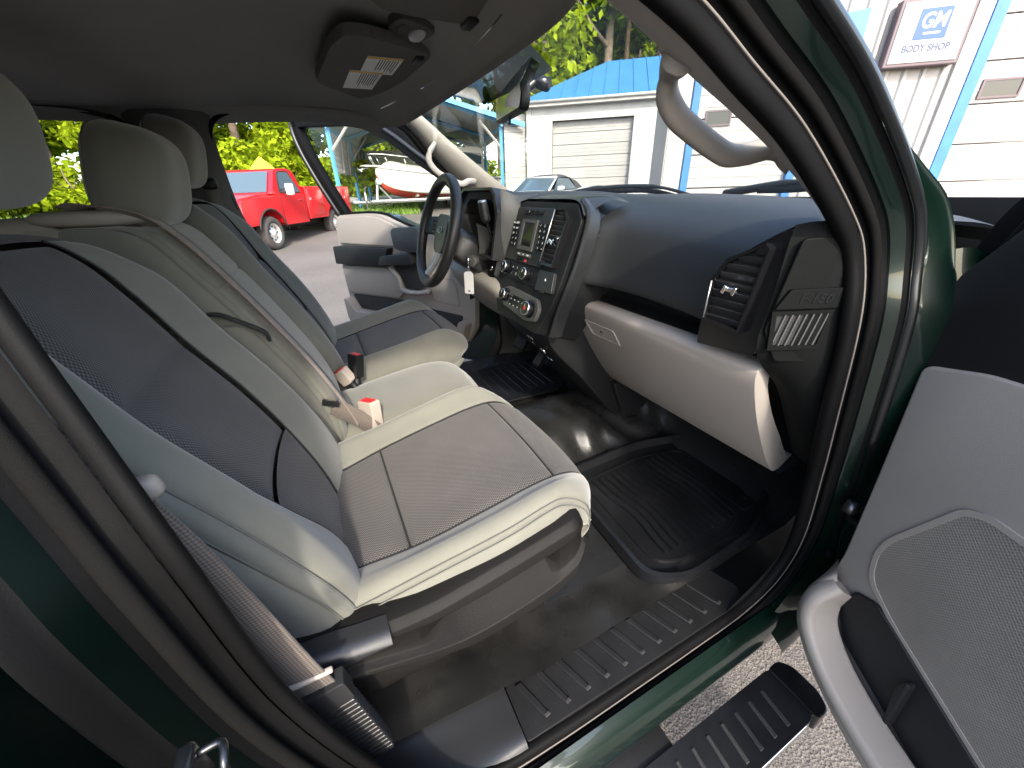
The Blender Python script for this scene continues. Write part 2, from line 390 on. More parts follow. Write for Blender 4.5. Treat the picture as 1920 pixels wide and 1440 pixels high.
for loop, sg in ((LOOP_P, 1), (LOOP_D, -1)):
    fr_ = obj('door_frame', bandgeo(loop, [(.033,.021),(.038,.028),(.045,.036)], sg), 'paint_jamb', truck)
    obj('painted_flange', bandgeo(loop, [(.0345,.0235),(.0385,.0295),(.0445,.0370)], sg, 22, 118), 'paint_green', fr_)
    obj('outer_flange', bandgeo(loop, [(.045,.036),(.050,.040),(.054,.050),(.060,.053)], sg), 'rubber', fr_)
    Q_ = curve(loop, 160, True); M_ = loopdirs(Q_); sc_ = np.array([1-.45*max(0, min(1, (i-118)/10))*(1 if i >= 118 else 0) if i > 80 else 1-.45*max(0, min(1, (24-i)/10)) for i in range(160)]); Q_ = Q_+M_*(-.010*sc_[:, None])+np.array([-sg*.002, 0, 0])
    obj('weatherstrip', sweepgeo(Q_, circ(.0115, 14, .0135, .8), up=M_, closed=True, scale=sc_), 'rubber', fr_)
    obj('channel', bandgeo(loop, [(.001,.004),(.010,.002),(.026,.010),(.034,.022)], sg), 'rubber', fr_)
    obj('flock_band', loopsweep(loop, .021, .013, circ(.0055, 10, .007, .9), sg), 'band_grey', fr_)
    P_ = curve(loop, 160, True); N_ = loopdirs(P_); P_ = (P_+N_*.004+np.array([sg*.007, 0, 0]))[22:126]
    obj('pinch_edge', tubegeo(P_, .0016, 6), 'seal_tan' if sg > 0 else 'rubber', fr_)
    H_ = curve(loop, 160, True); K_ = loopdirs(H_); rows_ = []
    for q_ in range(8):
        t_ = q_/7; r_ = []
        for i in range(50, 98):
            w_ = min(1, max(0, (i-51)/17))**.8; r_.append(H_[i]+K_[i]*(.050+.062*w_*t_)+np.array([sg*(.044+.040*w_*math.sin(t_*1.5)), 0, 0]))
        rows_ += r_
    obj('hinge_pillar', (np.array(rows_), gridfaces(8, 48)), 'paint_green', fr_)
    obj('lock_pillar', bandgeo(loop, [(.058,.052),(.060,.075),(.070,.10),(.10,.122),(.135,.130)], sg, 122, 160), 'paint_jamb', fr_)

    # outer skin between the opening and the roof, and behind the lock pillar
    S_ = curve(loop, 160, True); G_ = loopdirs(S_); top_ = []; low_ = []
    for i in range(2, 37):
        p_ = S_[i]+G_[i]*.058+np.array([sg*.052, 0, 0]); low_.append(p_); top_.append(np.array([sg*.738, p_[1], 1.815 if p_[1] > -.1 else 1.82]))
    mid_ = [(a_+b_)/2+np.array([sg*.012, 0, 0]) for a_, b_ in zip(low_, top_)]
    obj('roof_side', (np.array(low_+mid_+top_), gridfaces(3, len(low_))), 'paint_green', truck)
    idx_ = list(range(118, 160))+list(range(0, 9)); a_ = [S_[i]+G_[i]*.058+np.array([sg*.052, 0, 0]) for i in idx_]
    b_ = [np.array([sg*(.945 if p_[2] < 1.25 else .945-.34*(p_[2]-1.25)), min(p_[1]-.10, -.27), p_[2]]) for p_ in a_]
    c_ = [p_*.45+q_*.55+np.array([sg*.015, 0, 0]) for p_, q_ in zip(a_, b_)]
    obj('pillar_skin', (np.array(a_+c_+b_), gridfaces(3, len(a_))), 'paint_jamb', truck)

# rear half of the cab: rear doors' apertures on the driver side, closed side on the passenger side, back wall, roof skin
def body(name, geo, m='paint_green', **k): return obj(name, geo, m, truck, **k)
RA = [(-.715,-.405,1.60),(-.705,-.43,1.69),(-.695,-.50,1.738),(-.69,-.75,1.745),(-.69,-1.05,1.738),(-.70,-1.20,1.69),(-.74,-1.30,1.50),(-.79,-1.34,1.30),(-.81,-1.32,1.0),(-.81,-1.2,.68),(-.81,-1.0,.60),(-.81,-.6,.597),(-.81,-.40,.63),(-.81,-.33,.80),(-.80,-.325,1.25),(-.755,-.345,1.40),(-.73,-.375,1.50)]
rf = obj('door_frame', bandgeo(RA, [(.0,-.03),(.012,.0),(.03,.03),(.05,.06),(.09,.075)], -1), 'paint_green', truck)
obj('weatherstrip', loopsweep(RA, .006, .004, circ(.012, 8), -1), 'rubber', rf)
# driver B pillar trim (between the two apertures), upper and lower cover
def strip2(A, B, n=30, bulge=(.03,0,0), k=7):
    a, b = curve(A, n), curve(B, n); rows = []
    for t in np.linspace(0, 1, k): rows.append(a*(1-t)+b*t+np.array(bulge)*math.sin(math.pi*t)**.7)
    return np.concatenate(rows, 0), gridfaces(k, n)
FB = [(-.690,-.195,1.752),(-.705,-.208,1.70),(-.728,-.21,1.60),(-.752,-.207,1.48),(-.775,-.190,1.36),(-.79,-.178,1.27)]
BB = [(-.690,-.43,1.745),(-.703,-.415,1.69),(-.725,-.385,1.60),(-.745,-.36,1.48),(-.765,-.335,1.36),(-.785,-.325,1.27)]
bp_ = obj('b_pillar_trim', strip2(FB, BB, bulge=(.035,0,0)), 'pillar_dark', truck)
FB2 = [(-.79,-.178,1.265),(-.80,-.165,1.10),(-.805,-.14,.90),(-.805,-.08,.70),(-.805,.02,.60)]
BB2 = [(-.785,-.325,1.265),(-.80,-.32,1.10),(-.805,-.32,.90),(-.805,-.34,.70),(-.805,-.40,.60)]
obj('pillar_cover', strip2(FB2, BB2, bulge=(.04,0,0)), 'plastic_black', bp_)
# belt guide on the driver B pillar and its webbing
obj('belt_guide', boxgeo((-.668,-.262,1.545), (.03,.05,.035), .010), 'plastic_black', bp_)
wb = curve([(-.672,-.262,1.54),(-.668,-.27,1.40),(-.665,-.30,1.25),(-.67,-.31,1.05)], 30)
obj('belt_webbing', sweepgeo(wb, [(-.001,-.022),(.001,-.022),(.001,.022),(-.001,.022)], up=(0,1,0)), 'pillar_dark', bp_)

# passenger B pillar trim on the inside and closed rear side of the cab (mostly out of view)
FBp = [(.690,-.19,1.72),(.712,-.193,1.66),(.735,-.197,1.58),(.752,-.196,1.475),(.782,-.176,1.349),(.800,-.160,1.25)]
BBp = [(.660,-.38,1.74),(.66,-.38,1.66),(.67,-.34,1.58),(.68,-.30,1.475),(.69,-.27,1.349),(.70,-.26,1.253)]
obj('b_pillar_trim', strip2(FBp, BBp, bulge=(-.02,0,0)), 'pillar_dark', truck)
FBp2 = [(.803,-.150,1.25),(.803,-.138,1.072),(.803,-.102,.88),(.803,-.055,.72),(.80,.05,.620),(.795,.14,.606)]
BBp2 = [(.70,-.26,1.25),(.70,-.26,1.072),(.70,-.26,.88),(.70,-.25,.72),(.70,-.22,.64),(.70,-.20,.61)]
obj('pillar_cover', strip2(FBp2, BBp2, bulge=(-.004,-.03,0)), 'plastic_black', truck)
rd = body('rear_door', ([(.94,-.26,.50),(.94,-1.35,.50),(.955,-1.35,.95),(.955,-.26,.95),(.925,-1.35,1.30),(.925,-.26,1.30),(.80,-.30,1.30),(.80,-1.35,1.30),(.78,-.35,.62),(.78,-1.35,.62)],
     [(0,1,2,3),(3,2,4,5),(5,4,7,6),(6,7,9,8),(0,3,5,6,8)]), smooth=False)
obj('pane', ([(.90,-.30,1.30),(.90,-1.30,1.30),(.78,-1.18,1.72),(.78,-.40,1.72)], [(0,1,2,3)]), 'glass_privacy', rd)
obj('window_frame', tubegeo(curve([(.905,-.27,1.30),(.84,-.33,1.55),(.785,-.40,1.725),(.78,-.8,1.735),(.785,-1.18,1.725),(.85,-1.28,1.5),(.90,-1.33,1.30)], 50), .022, 8), 'paint_black', rd)
body('roof', surfgeo(Surf([[(-.74,y,z-.09),(-.62,y,z-.03),(-.3,y,z),(0,y,z+.01),(.3,y,z),(.62,y,z-.03),(.74,y,z-.09)] for y, z in ((-1.55,1.86),(-1.2,1.90),(-.6,1.915),(0,1.905),(.25,1.875),(.40,1.835))]), 20, 24))
body('back_wall', ([(-.80,-1.48,.60),(.80,-1.48,.60),(.80,-1.48,1.32),(-.80,-1.48,1.32),(-.80,-1.53,.60),(.80,-1.53,.60),(.80,-1.53,1.32),(-.80,-1.53,1.32)], [(0,1,2,3),(4,5,6,7),(3,2,6,7)]), 'plastic_grey_dark', smooth=False)
bw = body('rear_window', ([(-.68,-1.50,1.32),(.68,-1.50,1.32),(.62,-1.44,1.76),(-.62,-1.44,1.76)], [(0,1,2,3)]), 'glass_privacy', smooth=False)
obj('window_frame', tubegeo([(-.72,-1.50,1.31),(.72,-1.50,1.31),(.65,-1.44,1.78),(-.65,-1.44,1.78)], .04, 6, True), 'pillar_dark', bw)
for sg in (-1, 1):
    body('c_pillar', ([(sg*.82,-1.30,1.28),(sg*.82,-1.55,1.28),(sg*.70,-1.48,1.78),(sg*.70,-1.17,1.74),(sg*.76,-1.30,1.28),(sg*.76,-1.55,1.28),(sg*.64,-1.48,1.78),(sg*.64,-1.17,1.74)],
         [(0,1,2,3),(4,5,6,7),(0,3,7,4),(1,2,6,5)]), 'pillar_dark', smooth=False)

for sg in (-1, 1): body('roof_rail', surfgeo(Surf([[(sg*.735,y,1.82),(sg*.765,y,1.79),(sg*.785,y,1.755),(sg*.775,y,1.742)] for y in (-.17,-.5,-.9,-1.3,-1.5)]), 12, 8))

# headliner: one moulded sheet with a shallow bow behind the front seats
rows = []
for y, zc, ze in ((-1.48,1.80,1.75),(-1.0,1.815,1.752),(-.55,1.80,1.748),(-.36,1.775,1.745),(-.22,1.785,1.750),(-.05,1.825,1.760),(.12,1.832,1.764),(.26,1.822,1.760),(.36,1.790,1.748),(.415,1.742,1.726),(.425,1.718,1.708)):
    fx = 1 if y < .2 else 1
    sh = .0 if y < .1 else -.10*min(1, (y-.1)/.3)          # the front edge sweeps back at the sides
    rows.append([(-.715, y+sh, ze-.030), (-.66, y+sh*.9, ze+.005), (-.50, y+sh*.45, zc-.012), (-.25, y+sh*.1, zc), (0, y, zc+.004), (.25, y+sh*.1, zc), (.50, y+sh*.45, zc-.012), (.66, y+sh*.9, ze+.005), (.715, y+sh, ze-.030)])
HL = Surf(rows)
hl = obj('headliner', surfgeo(HL, 60, 44), 'headliner', truck)
# roof-side finisher over the driver door
obj('side_rail_trim', strip2([(-.69,-1.2,1.742),(-.685,-.8,1.748),(-.685,-.4,1.750),(-.69,.0,1.752),(-.692,.2,1.748),(-.695,.36,1.722)], [(-.66,-1.2,1.765),(-.655,-.8,1.768),(-.655,-.4,1.768),(-.655,0,1.770),(-.655,.2,1.765),(-.65,.36,1.740)], bulge=(.012,0,-.008)), 'headliner', hl)

# sun visor, driver side, with the two warning labels
VS = Fr((-.20,.235,1.757), (-.70,.30,-.03), (.43,.90,.02)); VS.n = -VS.n if VS.n[2] > 0 else VS.n
def visor(poly, o, a, b, lab):
    fr = Fr(o, a, b)
    if fr.n[2] > 0: fr = Fr(o, -np.array(a), b); poly = [(-x, y) for x, y in poly]
    v = obj('sun_visor', prismgeo(fr, rpoly(poly, .045, 5), -.010, .0125, .007, 3), 'visor_cloth', truck, smooth=True, sharp=50)
    return fr, v
fr, vis = visor([(-.05,.135),(.03,.157),(.037,.20),(-.035,.352),(-.06,.362),(-.30,.35),(-.60,.328),(-.59,.27),(-.40,.125),(-.36,.118)], (0,.0,1.800), (1,0,0), (0,1,0), True)
if fr.a[0] > 0: pass
for (cx, cy, w, h, ang) in ((-.325,.236,.20,.085,0), (-.165,.262,.15,.085,0)):
    sgx = 1 if fr.a[0] > 0 else -1
    lf = Fr(fr(sgx*cx, cy, .0125), -sgx*fr.a, -fr.b)
    if np.dot(lf.n, fr.n) < 0: lf = Fr(lf.o, lf.a, -lf.b)
    lb = obj('warning_label', prismgeo(lf, [(-w/2,-h/2),(w/2,-h/2),(w/2,h/2),(-w/2,h/2)], 0, .0008, 0), 'white_paper', vis, smooth=False)
    obj('label_band', prismgeo(lf, [(-w/2,-h/2),(-w/2+.014,-h/2),(-w/2+.014,h/2),(-w/2,h/2)], .0008, .0012, 0), 'yellow_label', lb, smooth=False)
    g = [prismgeo(lf, [(-w/2+.019, h/2-.008-k*.0062), (-w/2+.019+(w-.03)*random.uniform(.6,1), h/2-.008-k*.0062), (-w/2+.019+(w-.03)*random.uniform(.6,1), h/2-.0105-k*.0062), (-w/2+.019, h/2-.0105-k*.0062)], .0008, .0011, 0) for k in range(8)]
    obj('label_print', g, 'ink', lb, smooth=False)
obj('hinge_clip', boxgeo(((-.075 if fr.a[0] > 0 else .075),.335,.012), (.05,.02,.016), .004, fr), 'plastic_black', vis)
# edge of the passenger visor, overhead reading lamp
fr2, vis2 = visor([(.20,.20),(.19,.25),(.185,.362),(.24,.378),(.62,.30),(.60,.25),(.40,.12),(.30,.13)], (0,.0,1.794), (1,0,0), (0,1,0), False)
obj('hinge_clip', boxgeo(((.205 if fr2.a[0] > 0 else -.205),.362,.010), (.05,.022,.02), .004, fr2), 'plastic_black', vis2)
LF = Fr((.045,.295,1.813), (1,.25,0), (.25,-1,.20))
if LF.n[2] > 0: LF = Fr(LF.o, -LF.a, LF.b)
lamp = obj('reading_lamp', prismgeo(LF, rpoly([(-.045,-.035),(.045,-.035),(.05,.0),(.035,.042),(-.035,.042),(-.05,.0)], .018), -.02, .012, .006), 'pillar_dark', truck, smooth=False)
obj('lamp_lens', blobgeo(Fr(LF(0,-.012,.012), LF.a, LF.b, LF.n), .030, .015, .010, 1, 1, 20, 10), 'lens_clear', lamp)
obj('lamp_lens', blobgeo(Fr(LF(0,.020,.012), LF.a, LF.b, LF.n), .020, .010, .004, 1, 1, 20, 10), 'pillar_dark', lamp)

# windshield
wrows = []
for t in np.linspace(0, 1, 6):
    y0, z0 = .40+(1.30-.40)*t, 1.765+(1.43-1.765)*t
    z0 += .02*math.sin(math.pi*t)
    wrows.append([(x*(.70+.10*t), y0-(.13+.22*t)*abs(x)**2.2, z0+.004-.012*abs(x)**2) for x in (-1,-.75,-.4,0,.4,.75,1)])
WS = Surf(wrows)
ws = obj('windshield', surfgeo(WS, 24, 36), 'glass_windshield', truck)
uv = lambda a, b, lift=.004: WS(np.array(a), np.array(b))-np.array([0,.45,.9])*0-np.array([0, .35*lift, .94*lift])
# black ceramic patch behind the mirror
fu, fv = np.meshgrid(np.linspace(.0,.165,8), np.linspace(0,1,8), indexing='ij')
pv = .52+(fv-.5)*(.34-.12*(fu/.165))
Pt = WS(fu, pv); Pt[..., 2] -= .004; Pt[..., 1] -= .002
obj('ceramic_patch', (Pt.reshape(-1,3), gridfaces(8,8)), 'glass_frit', ws)
# stickers in the far corner
for (u0, v0, du, dv, mm) in ((.085,.045,.035,.035,'white_paper'),):
    a, b = np.meshgrid(np.linspace(u0,u0+du,3), np.linspace(v0,v0+dv,3), indexing='ij'); P_ = WS(a,b); P_[...,2] -= .003
    obj('inspection_sticker', (P_.reshape(-1,3), gridfaces(3,3)), mm, ws)

# interior mirror
mfr = Fr((-.02,.548,1.700), (.97,-.16,.0), (-.03,.10,.98))
if mfr.n[1] > 0: mfr = Fr(mfr.o, -mfr.a, mfr.b)
mir = obj('rear_view_mirror', prismgeo(mfr, rpoly([(-.115,-.030),(.115,-.030),(.120,.0),(.105,.034),(-.105,.034),(-.120,.0)], .02, 5), -.022, .0, .006, 3), 'plastic_black', truck, smooth=True, sharp=40)
obj('mirror_glass', prismgeo(Fr(mfr(0,0,.0005), mfr.a, mfr.b, mfr.n), rpoly([(-.108,-.025),(.108,-.025),(.112,.0),(.098,.028),(-.098,.028),(-.112,.0)], .018, 5), 0, .001, 0), 'chrome', mir, smooth=False)
obj('mirror_arm', tubegeo(curve([mfr(0,.0,-.015), (-.005,.59,1.725), (.0,.622,1.748)], 10), [.010]*5+[.012]*5, 10), 'plastic_gloss', mir)
obj('mirror_mount', tubegeo([(-.015,.622,1.752),(.03,.64,1.735)], .016, 12), 'plastic_gloss', mir)
obj('day_night_tab', boxgeo((0,-.036,-.008), (.012,.022,.004), .001, mfr), 'plastic_black', mir)

# A pillar trims with their grab handles
def apillar(inner, outer, bulge, mtop):
    return obj('a_pillar_trim', strip2(inner, outer, 50, bulge, 11), mtop, truck)
apP = apillar([(.60,.25,1.722),(.625,.30,1.702),(.648,.36,1.668),(.650,.426,1.640),(.650,.482,1.618),(.650,.549,1.594),(.650,.636,1.561),(.650,.723,1.528),(.650,.799,1.495),(.652,.870,1.442)],
              [(.695,.22,1.700),(.698,.27,1.692),(.704,.34,1.671),(.712,.40,1.643),(.718,.45,1.613),(.726,.51,1.577),(.737,.585,1.530),(.752,.660,1.470),(.764,.715,1.420),(.772,.745,1.385)], (-.004,-.004,-.008), 'pillar_grey')
hp = curve([(.665,.440,1.640),(.640,.452,1.628),(.624,.464,1.606),(.621,.487,1.584),(.620,.520,1.568),(.620,.575,1.546),(.621,.612,1.535),(.626,.648,1.537),(.645,.690,1.545),(.672,.705,1.535)], 60)
obj('grab_handle', sweepgeo(hp, circ(.0115, 14, .0165, .75), up=(0,.45,.9), scale=np.concatenate([np.linspace(1.9,1.0,10), np.ones(40), np.linspace(1.0,1.9,10)])), 'plastic_grey', apP)
apD = apillar([(-.60,.36,1.792),(-.612,.41,1.790),(-.62,.45,1.778),(-.62,.499,1.741),(-.62,.597,1.664),(-.62,.706,1.584),(-.62,.801,1.518),(-.63,.90,1.455)],
              [(-.688,.28,1.775),(-.688,.34,1.768),(-.688,.40,1.745),(-.690,.45,1.712),(-.704,.51,1.645),(-.722,.58,1.578),(-.744,.67,1.495),(-.772,.745,1.395)], (.018,-.006,-.010), 'pillar_grey')
hd = curve([(-.66,.535,1.672),(-.62,.513,1.655),(-.605,.490,1.630),(-.602,.488,1.598),(-.602,.520,1.562),(-.602,.575,1.536),(-.604,.612,1.522),(-.615,.650,1.532),(-.65,.69,1.53)], 50)
obj('grab_handle', sweepgeo(hd, circ(.009, 12, .012, .85), up=(0,.45,.9)), 'pillar_grey', apD)
# dark outer moulding and the green pillar skin beside the glass
for sg, lo in ((1, LOOP_P), (-1, LOOP_D)):
    P = curve(lo, 160, True); N = loopdirs(P); k0, k1 = 26, 78
    a = P[k0:k1]+N[k0:k1]*.058+np.array([sg*.044,0,0])
    obj('windshield_moulding', sweepgeo(a, circ(.010, 10, .008), up=N[k0:k1]), 'paint_black', truck)

# floor with centre hump, toe board and the far footwell; loose vinyl covering
def floorz(x, y):
    hump = .115*math.exp(-((x+.03)/.19)**4)
    toe = max(0, y-1.02)*.62
    rear = max(0, .22-y)*.16 if y > -.4 else .10
    side = .035*max(0, (abs(x)-.60)/.12)
    return .595+hump*(1 if y > .2 else .8)+toe+rear+side
xs = np.linspace(-.79, .72, 80); ys = np.concatenate([np.linspace(-1.46, .2, 30), np.linspace(.22, 1.42, 60)])
V = []
for y in ys:
    for x in xs:
        z = floorz(x, y)
        w = math.exp(-((x-.14)/.13)**2)*math.exp(-((y-.93)/.24)**2)          # wrinkles where the sheet climbs the hump
        z += w*(.022*math.sin(30*y+22*x+2*math.sin(17*y))+.012*math.sin(57*y-31*x))
        w2 = math.exp(-((x-.66)/.06)**2)*math.exp(-((y-.25)/.33)**2); z += w2*(.010*math.sin(19*y)+.006*math.sin(47*y+9*x))
        V.append((x, y, z))
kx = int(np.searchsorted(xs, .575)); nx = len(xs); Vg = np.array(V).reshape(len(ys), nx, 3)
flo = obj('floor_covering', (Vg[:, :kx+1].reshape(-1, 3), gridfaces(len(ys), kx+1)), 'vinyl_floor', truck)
ym = int(np.searchsorted(ys, .78)); obj('floor_edge', (Vg[:ym, kx:].reshape(-1, 3), gridfaces(ym, nx-kx)), 'vinyl_sunlit', flo)
obj('floor_edge', (Vg[ym-1:, kx:].reshape(-1, 3), gridfaces(len(ys)-ym+1, nx-kx)), 'vinyl_floor', flo)
body('firewall', ([(-.80,1.42,.70),(.78,1.42,.70),(.78,1.36,1.45),(-.80,1.36,1.45)], [(0,1,2,3)]), 'plastic_black', smooth=False)
body('floor_pan', boxgeo((0,.0,.535), (1.60,2.9,.05), 0), 'paint_black', smooth=False)

# kick panel and cowl side, passenger and driver
for sg in (1, -1):
    kp = obj('kick_panel', surfgeo(Surf([[(sg*.805,.66,.610),(sg*.80,.78,.605),(sg*.765,.95,.62),(sg*.74,1.15,.70),(sg*.73,1.35,.86)],
        [(sg*.805,.80,.70),(sg*.795,.86,.70),(sg*.76,1.0,.72),(sg*.735,1.18,.78),(sg*.73,1.36,.95)],
        [(sg*.805,.83,.86),(sg*.785,.88,.88),(sg*.75,1.02,.90),(sg*.735,1.2,.93),(sg*.73,1.38,1.05)],
        [(sg*.805,.80,1.03),(sg*.780,.86,1.03),(sg*.75,1.0,1.03),(sg*.735,1.2,1.05),(sg*.73,1.38,1.10)]]), 20, 20), 'plastic_black', truck)

# door sill: scuff plate with its raised ribs, the lower pillar cover behind it, painted rocker
SILL = Fr((.755,.42,.6135), (0,1,0), (-1,0,.05))
sill = obj('scuff_plate', prismgeo(SILL, rpoly([(-.275,-.047),(.30,-.050),(.325,-.02),(.30,.050),(-.275,.050)], .006), -.02, .0, .003), 'sill_plastic', truck, smooth=False)
for k in range(11):
    s = -.232+k*.047
    g = prismgeo(SILL, [(s-.026,.040),(s-.012,.041),(s+.006,-.006),(s+.014,-.030),(s+.004,-.032),(s-.006,-.010)], -.001, .0055, .002, 1)
    obj('rib', g, 'sill_plastic', sill, smooth=False)
    obj('rib_tip', prismgeo(SILL, [(s+.004,-.0325),(s+.0145,-.0305),(s+.0125,-.0245),(s+.0022,-.0265)], .002, .0066, .0008, 1), 'rubber_grey', sill, smooth=False)
obj('sill_cover', surfgeo(Surf([[(.808,-.06,.70),(.79,-.10,.70),(.745,-.14,.695),(.71,-.16,.68)],[(.812,.0,.640),(.795,-.02,.640),(.745,-.04,.645),(.705,-.06,.655)],[(.812,.08,.612),(.795,.07,.622),(.745,.06,.626),(.70,.05,.632)],[(.812,.142,.606),(.795,.142,.618),(.745,.142,.617),(.70,.142,.617)]]), 24, 16), 'plastic_satin', truck)
obj('sill_cover', surfgeo(Surf([[(-.812,y,.606),(-.79,y,.62),(-.745,y,.62),(-.70,y,.615)] for y in (-.3,.0,.3,.6,.75)]), 16, 8), 'plastic_satin', truck)
rk = []
for y in (-1.4,-.8,-.2,.2,.6,.85,.95):
    rk.append([(.832,y,.580),(.848,y,.570),(.861,y,.550),(.866,y,.522),(.864,y,.49),(.852,y,.455),(.82,y,.43)])
body('rocker_panel', surfgeo(Surf(rk), 20, 24))
body('rocker_panel', surfgeo(Surf([[(-x, y, z) for x, y, z in r] for r in rk]), 20, 24))

# running board: ribbed rubber tread, bright edge, end cap, brackets
RB = Fr((.940,-.30,.415), (0,1,0), (-1,0,0))
rb = obj('running_board', prismgeo(RB, rpoly([(-1.1,-.055),(1.065,-.055),(1.09,-.035),(1.09,.045),(1.07,.055),(-1.1,.055)], .01), -.035, .0, .006), 'mat_rubber', truck, smooth=False)
for k in range(30):
    s = -.28+k*.046
    if s > 1.03: break
    obj('tread_rib', prismgeo(RB, [(s-.006,-.038),(s+.004,-.038),(s+.012,.032),(s+.004,.032)], -.001, .004, .0012, 1), 'rubber_grey', rb, smooth=False)
obj('bright_edge', tubegeo([(.990,-1.4,.402),(.990,.745,.402),(.984,.775,.400)], .0085, 10), 'chrome', rb)
obj('end_cap', prismgeo(RB, rpoly([(1.075,-.062),(1.115,-.062),(1.135,-.03),(1.135,.03),(1.115,.055),(1.075,.055)], .012), -.05, .003, .005), 'plastic_gloss', rb, smooth=False)
for y in (.36,-.25):
    obj('bracket', boxgeo((.85,y+.02,.392), (.12,.16,.03), .006), 'plastic_black', rb)
# front fender, hood and far side: enough of the nose to be seen from a step aside
body('fender', surfgeo(Surf([[(.93,.99,.50),(.95,1.6,.52),(.93,2.35,.60)],[(.96,.99,.80),(.97,1.6,.95),(.94,2.35,.85)],[(.955,.99,1.10),(.96,1.6,1.12),(.92,2.35,1.08)],[(.90,.99,1.26),(.90,1.6,1.25),(.86,2.35,1.17)],[(.80,.99,1.31),(.78,1.6,1.30),(.74,2.35,1.21)]]), 16, 16))
body('fender', surfgeo(Surf([[(-.93,.99,.50),(-.95,1.6,.52),(-.93,2.35,.60)],[(-.96,.99,.80),(-.97,1.6,.95),(-.94,2.35,.85)],[(-.955,.99,1.10),(-.96,1.6,1.12),(-.92,2.35,1.08)],[(-.90,.99,1.26),(-.90,1.6,1.25),(-.86,2.35,1.17)],[(-.80,.99,1.31),(-.78,1.6,1.30),(-.74,2.35,1.21)]]), 16, 16))
body('hood', surfgeo(Surf([[(x, y, z-.06*abs(x/.8)**2) for x in (-.80,-.5,0,.5,.80)] for y, z in ((1.30,1.345),(1.6,1.34),(2.0,1.31),(2.35,1.24))]), 16, 16))
# inner jamb beyond the front edge of the opening: hinge post, hinge, check strap, screws
hpz = obj('hinge_post', surfgeo(Surf([[(.845,.79,.56),(.875,.86,.55),(.90,.93,.54),(.93,.985,.52)],[(.85,.91,.80),(.88,.935,.80),(.90,.955,.80),(.94,.99,.80)],[(.85,.86,1.05),(.88,.90,1.05),(.905,.945,1.05),(.95,.99,1.05)],[(.84,.82,1.25),(.87,.87,1.25),(.90,.93,1.25),(.92,.99,1.25)],[(.82,.81,1.38),(.85,.87,1.40),(.87,.94,1.38),(.88,1.0,1.33)]]), 24, 16), 'paint_green', truck)
for z in (.80,1.17):
    obj('hinge', boxgeo((.90,.915,z), (.035,.05,.07), .006), 'paint_black', hpz)
obj('check_strap', tubegeo([(.865,.885,.86),(.90,.875,.855),(.95,.86,.85)], .007, 6), 'metal_dark', hpz)
obj('bolt', lathegeo(Fr((.868,.868,.895),(0,1,0),(0,0,1)), [(.016,-.01),(.016,.006),(.010,.010),(.0,.010)], 10), 'metal_dark', hpz)
obj('bolt', lathegeo(Fr((.864,.895,.735),(0,1,0),(0,0,1)), [(.010,-.01),(.010,.004),(.004,.006),(.0,.006)], 10), 'rubber', hpz)
obj('wire_grommet', lathegeo(Fr((.905,.925,1.075),(.9,-.4,0),(0,0,1)), [(.0,.03),(.022,.03),(.028,.02),(.026,.0),(.03,-.02),(.026,-.04)], 16), 'rubber', hpz)
# striker on the B pillar
sk = obj('door_striker', boxgeo((.922,-.130,1.205), (.026,.010,.036), .004), 'paint_black', truck)
obj('loop', tubegeo(curve([(.915,-.126,1.215),(.915,-.114,1.215),(.926,-.112,1.212),(.928,-.115,1.198),(.926,-.126,1.194)], 16), .0024, 8), 'paint_black', sk)

# ------------------------------------------------------------------ seats
def seat_cushion(x0, dy, dz, sg, label):
    """sg = +1 when the door side is +x. Column 0 is the door side."""
    cols = [(.232,-.105),(.262,-.030),(.262,.018),(.228,.044),(.150,.010),(0,0),(-.150,.010),(-.222,.036),(-.256,.006),(-.262,-.06),(-.245,-.115)]
    rows = [(-.20,.905,.94),(-.08,.918,.95),(.05,.940,.97),(.18,.966,1.0),(.29,.984,1.0),(.365,.982,.99),(.415,.955,.97),(.430,.918,.96),(.405,.885,.94)]
    C = []
    for i, (y, z, k) in enumerate(rows):
        r = []
        for a, b in cols:
            ins = 1.0 if i < 2 else 1.12 if abs(a) == .150 else 1.0
            aa = a*k*(ins if i < 6 else 1.08 if abs(a) == .150 else 1.0)
            yy = y-(.075*(abs(a)/.26)**3 if i > 3 else 0)*(1 if i > 4 else .5)
            bb = b*(1 if i < 6 else .6 if i == 6 else .15)
            r.append((x0+sg*aa, yy+dy, z+bb+dz))
        C.append(r)
    return Surf(C)
def seat_back(x0, dy, dz, sg):
    cols = [(.215,-.155),(.252,-.085),(.266,-.025),(.252,.022),(.205,.046),(.140,.010),(0,0),(-.140,.010),(-.205,.044),(-.250,.020),(-.262,-.025),(-.250,-.085),(-.215,-.155)]
    rows = [(.865,-.060,.95,.5,.50),(.98,-.088,.98,.70,.66),(1.08,-.132,1.0,.95,.86),(1.18,-.182,1.0,1.05,1),(1.28,-.232,.99,.9,1),(1.37,-.270,.96,.8,1),(1.432,-.298,.90,.6,1.0),(1.468,-.335,.80,.3,1.0),(1.472,-.40,.74,0,1.0)]
    C = []
    for z, y, k, bl, ik in rows:
        r = []
        for a, b in cols:
            aa = a*k*(ik if abs(a) == .140 else 1)
            bb = b*(bl if b > 0 else 1)
            r.append((x0+sg*aa, y+bb+dy, z+dz-(.03*(abs(a)/.26)**3 if z > 1.4 else 0)))
        C.append(r)
    return Surf(C)
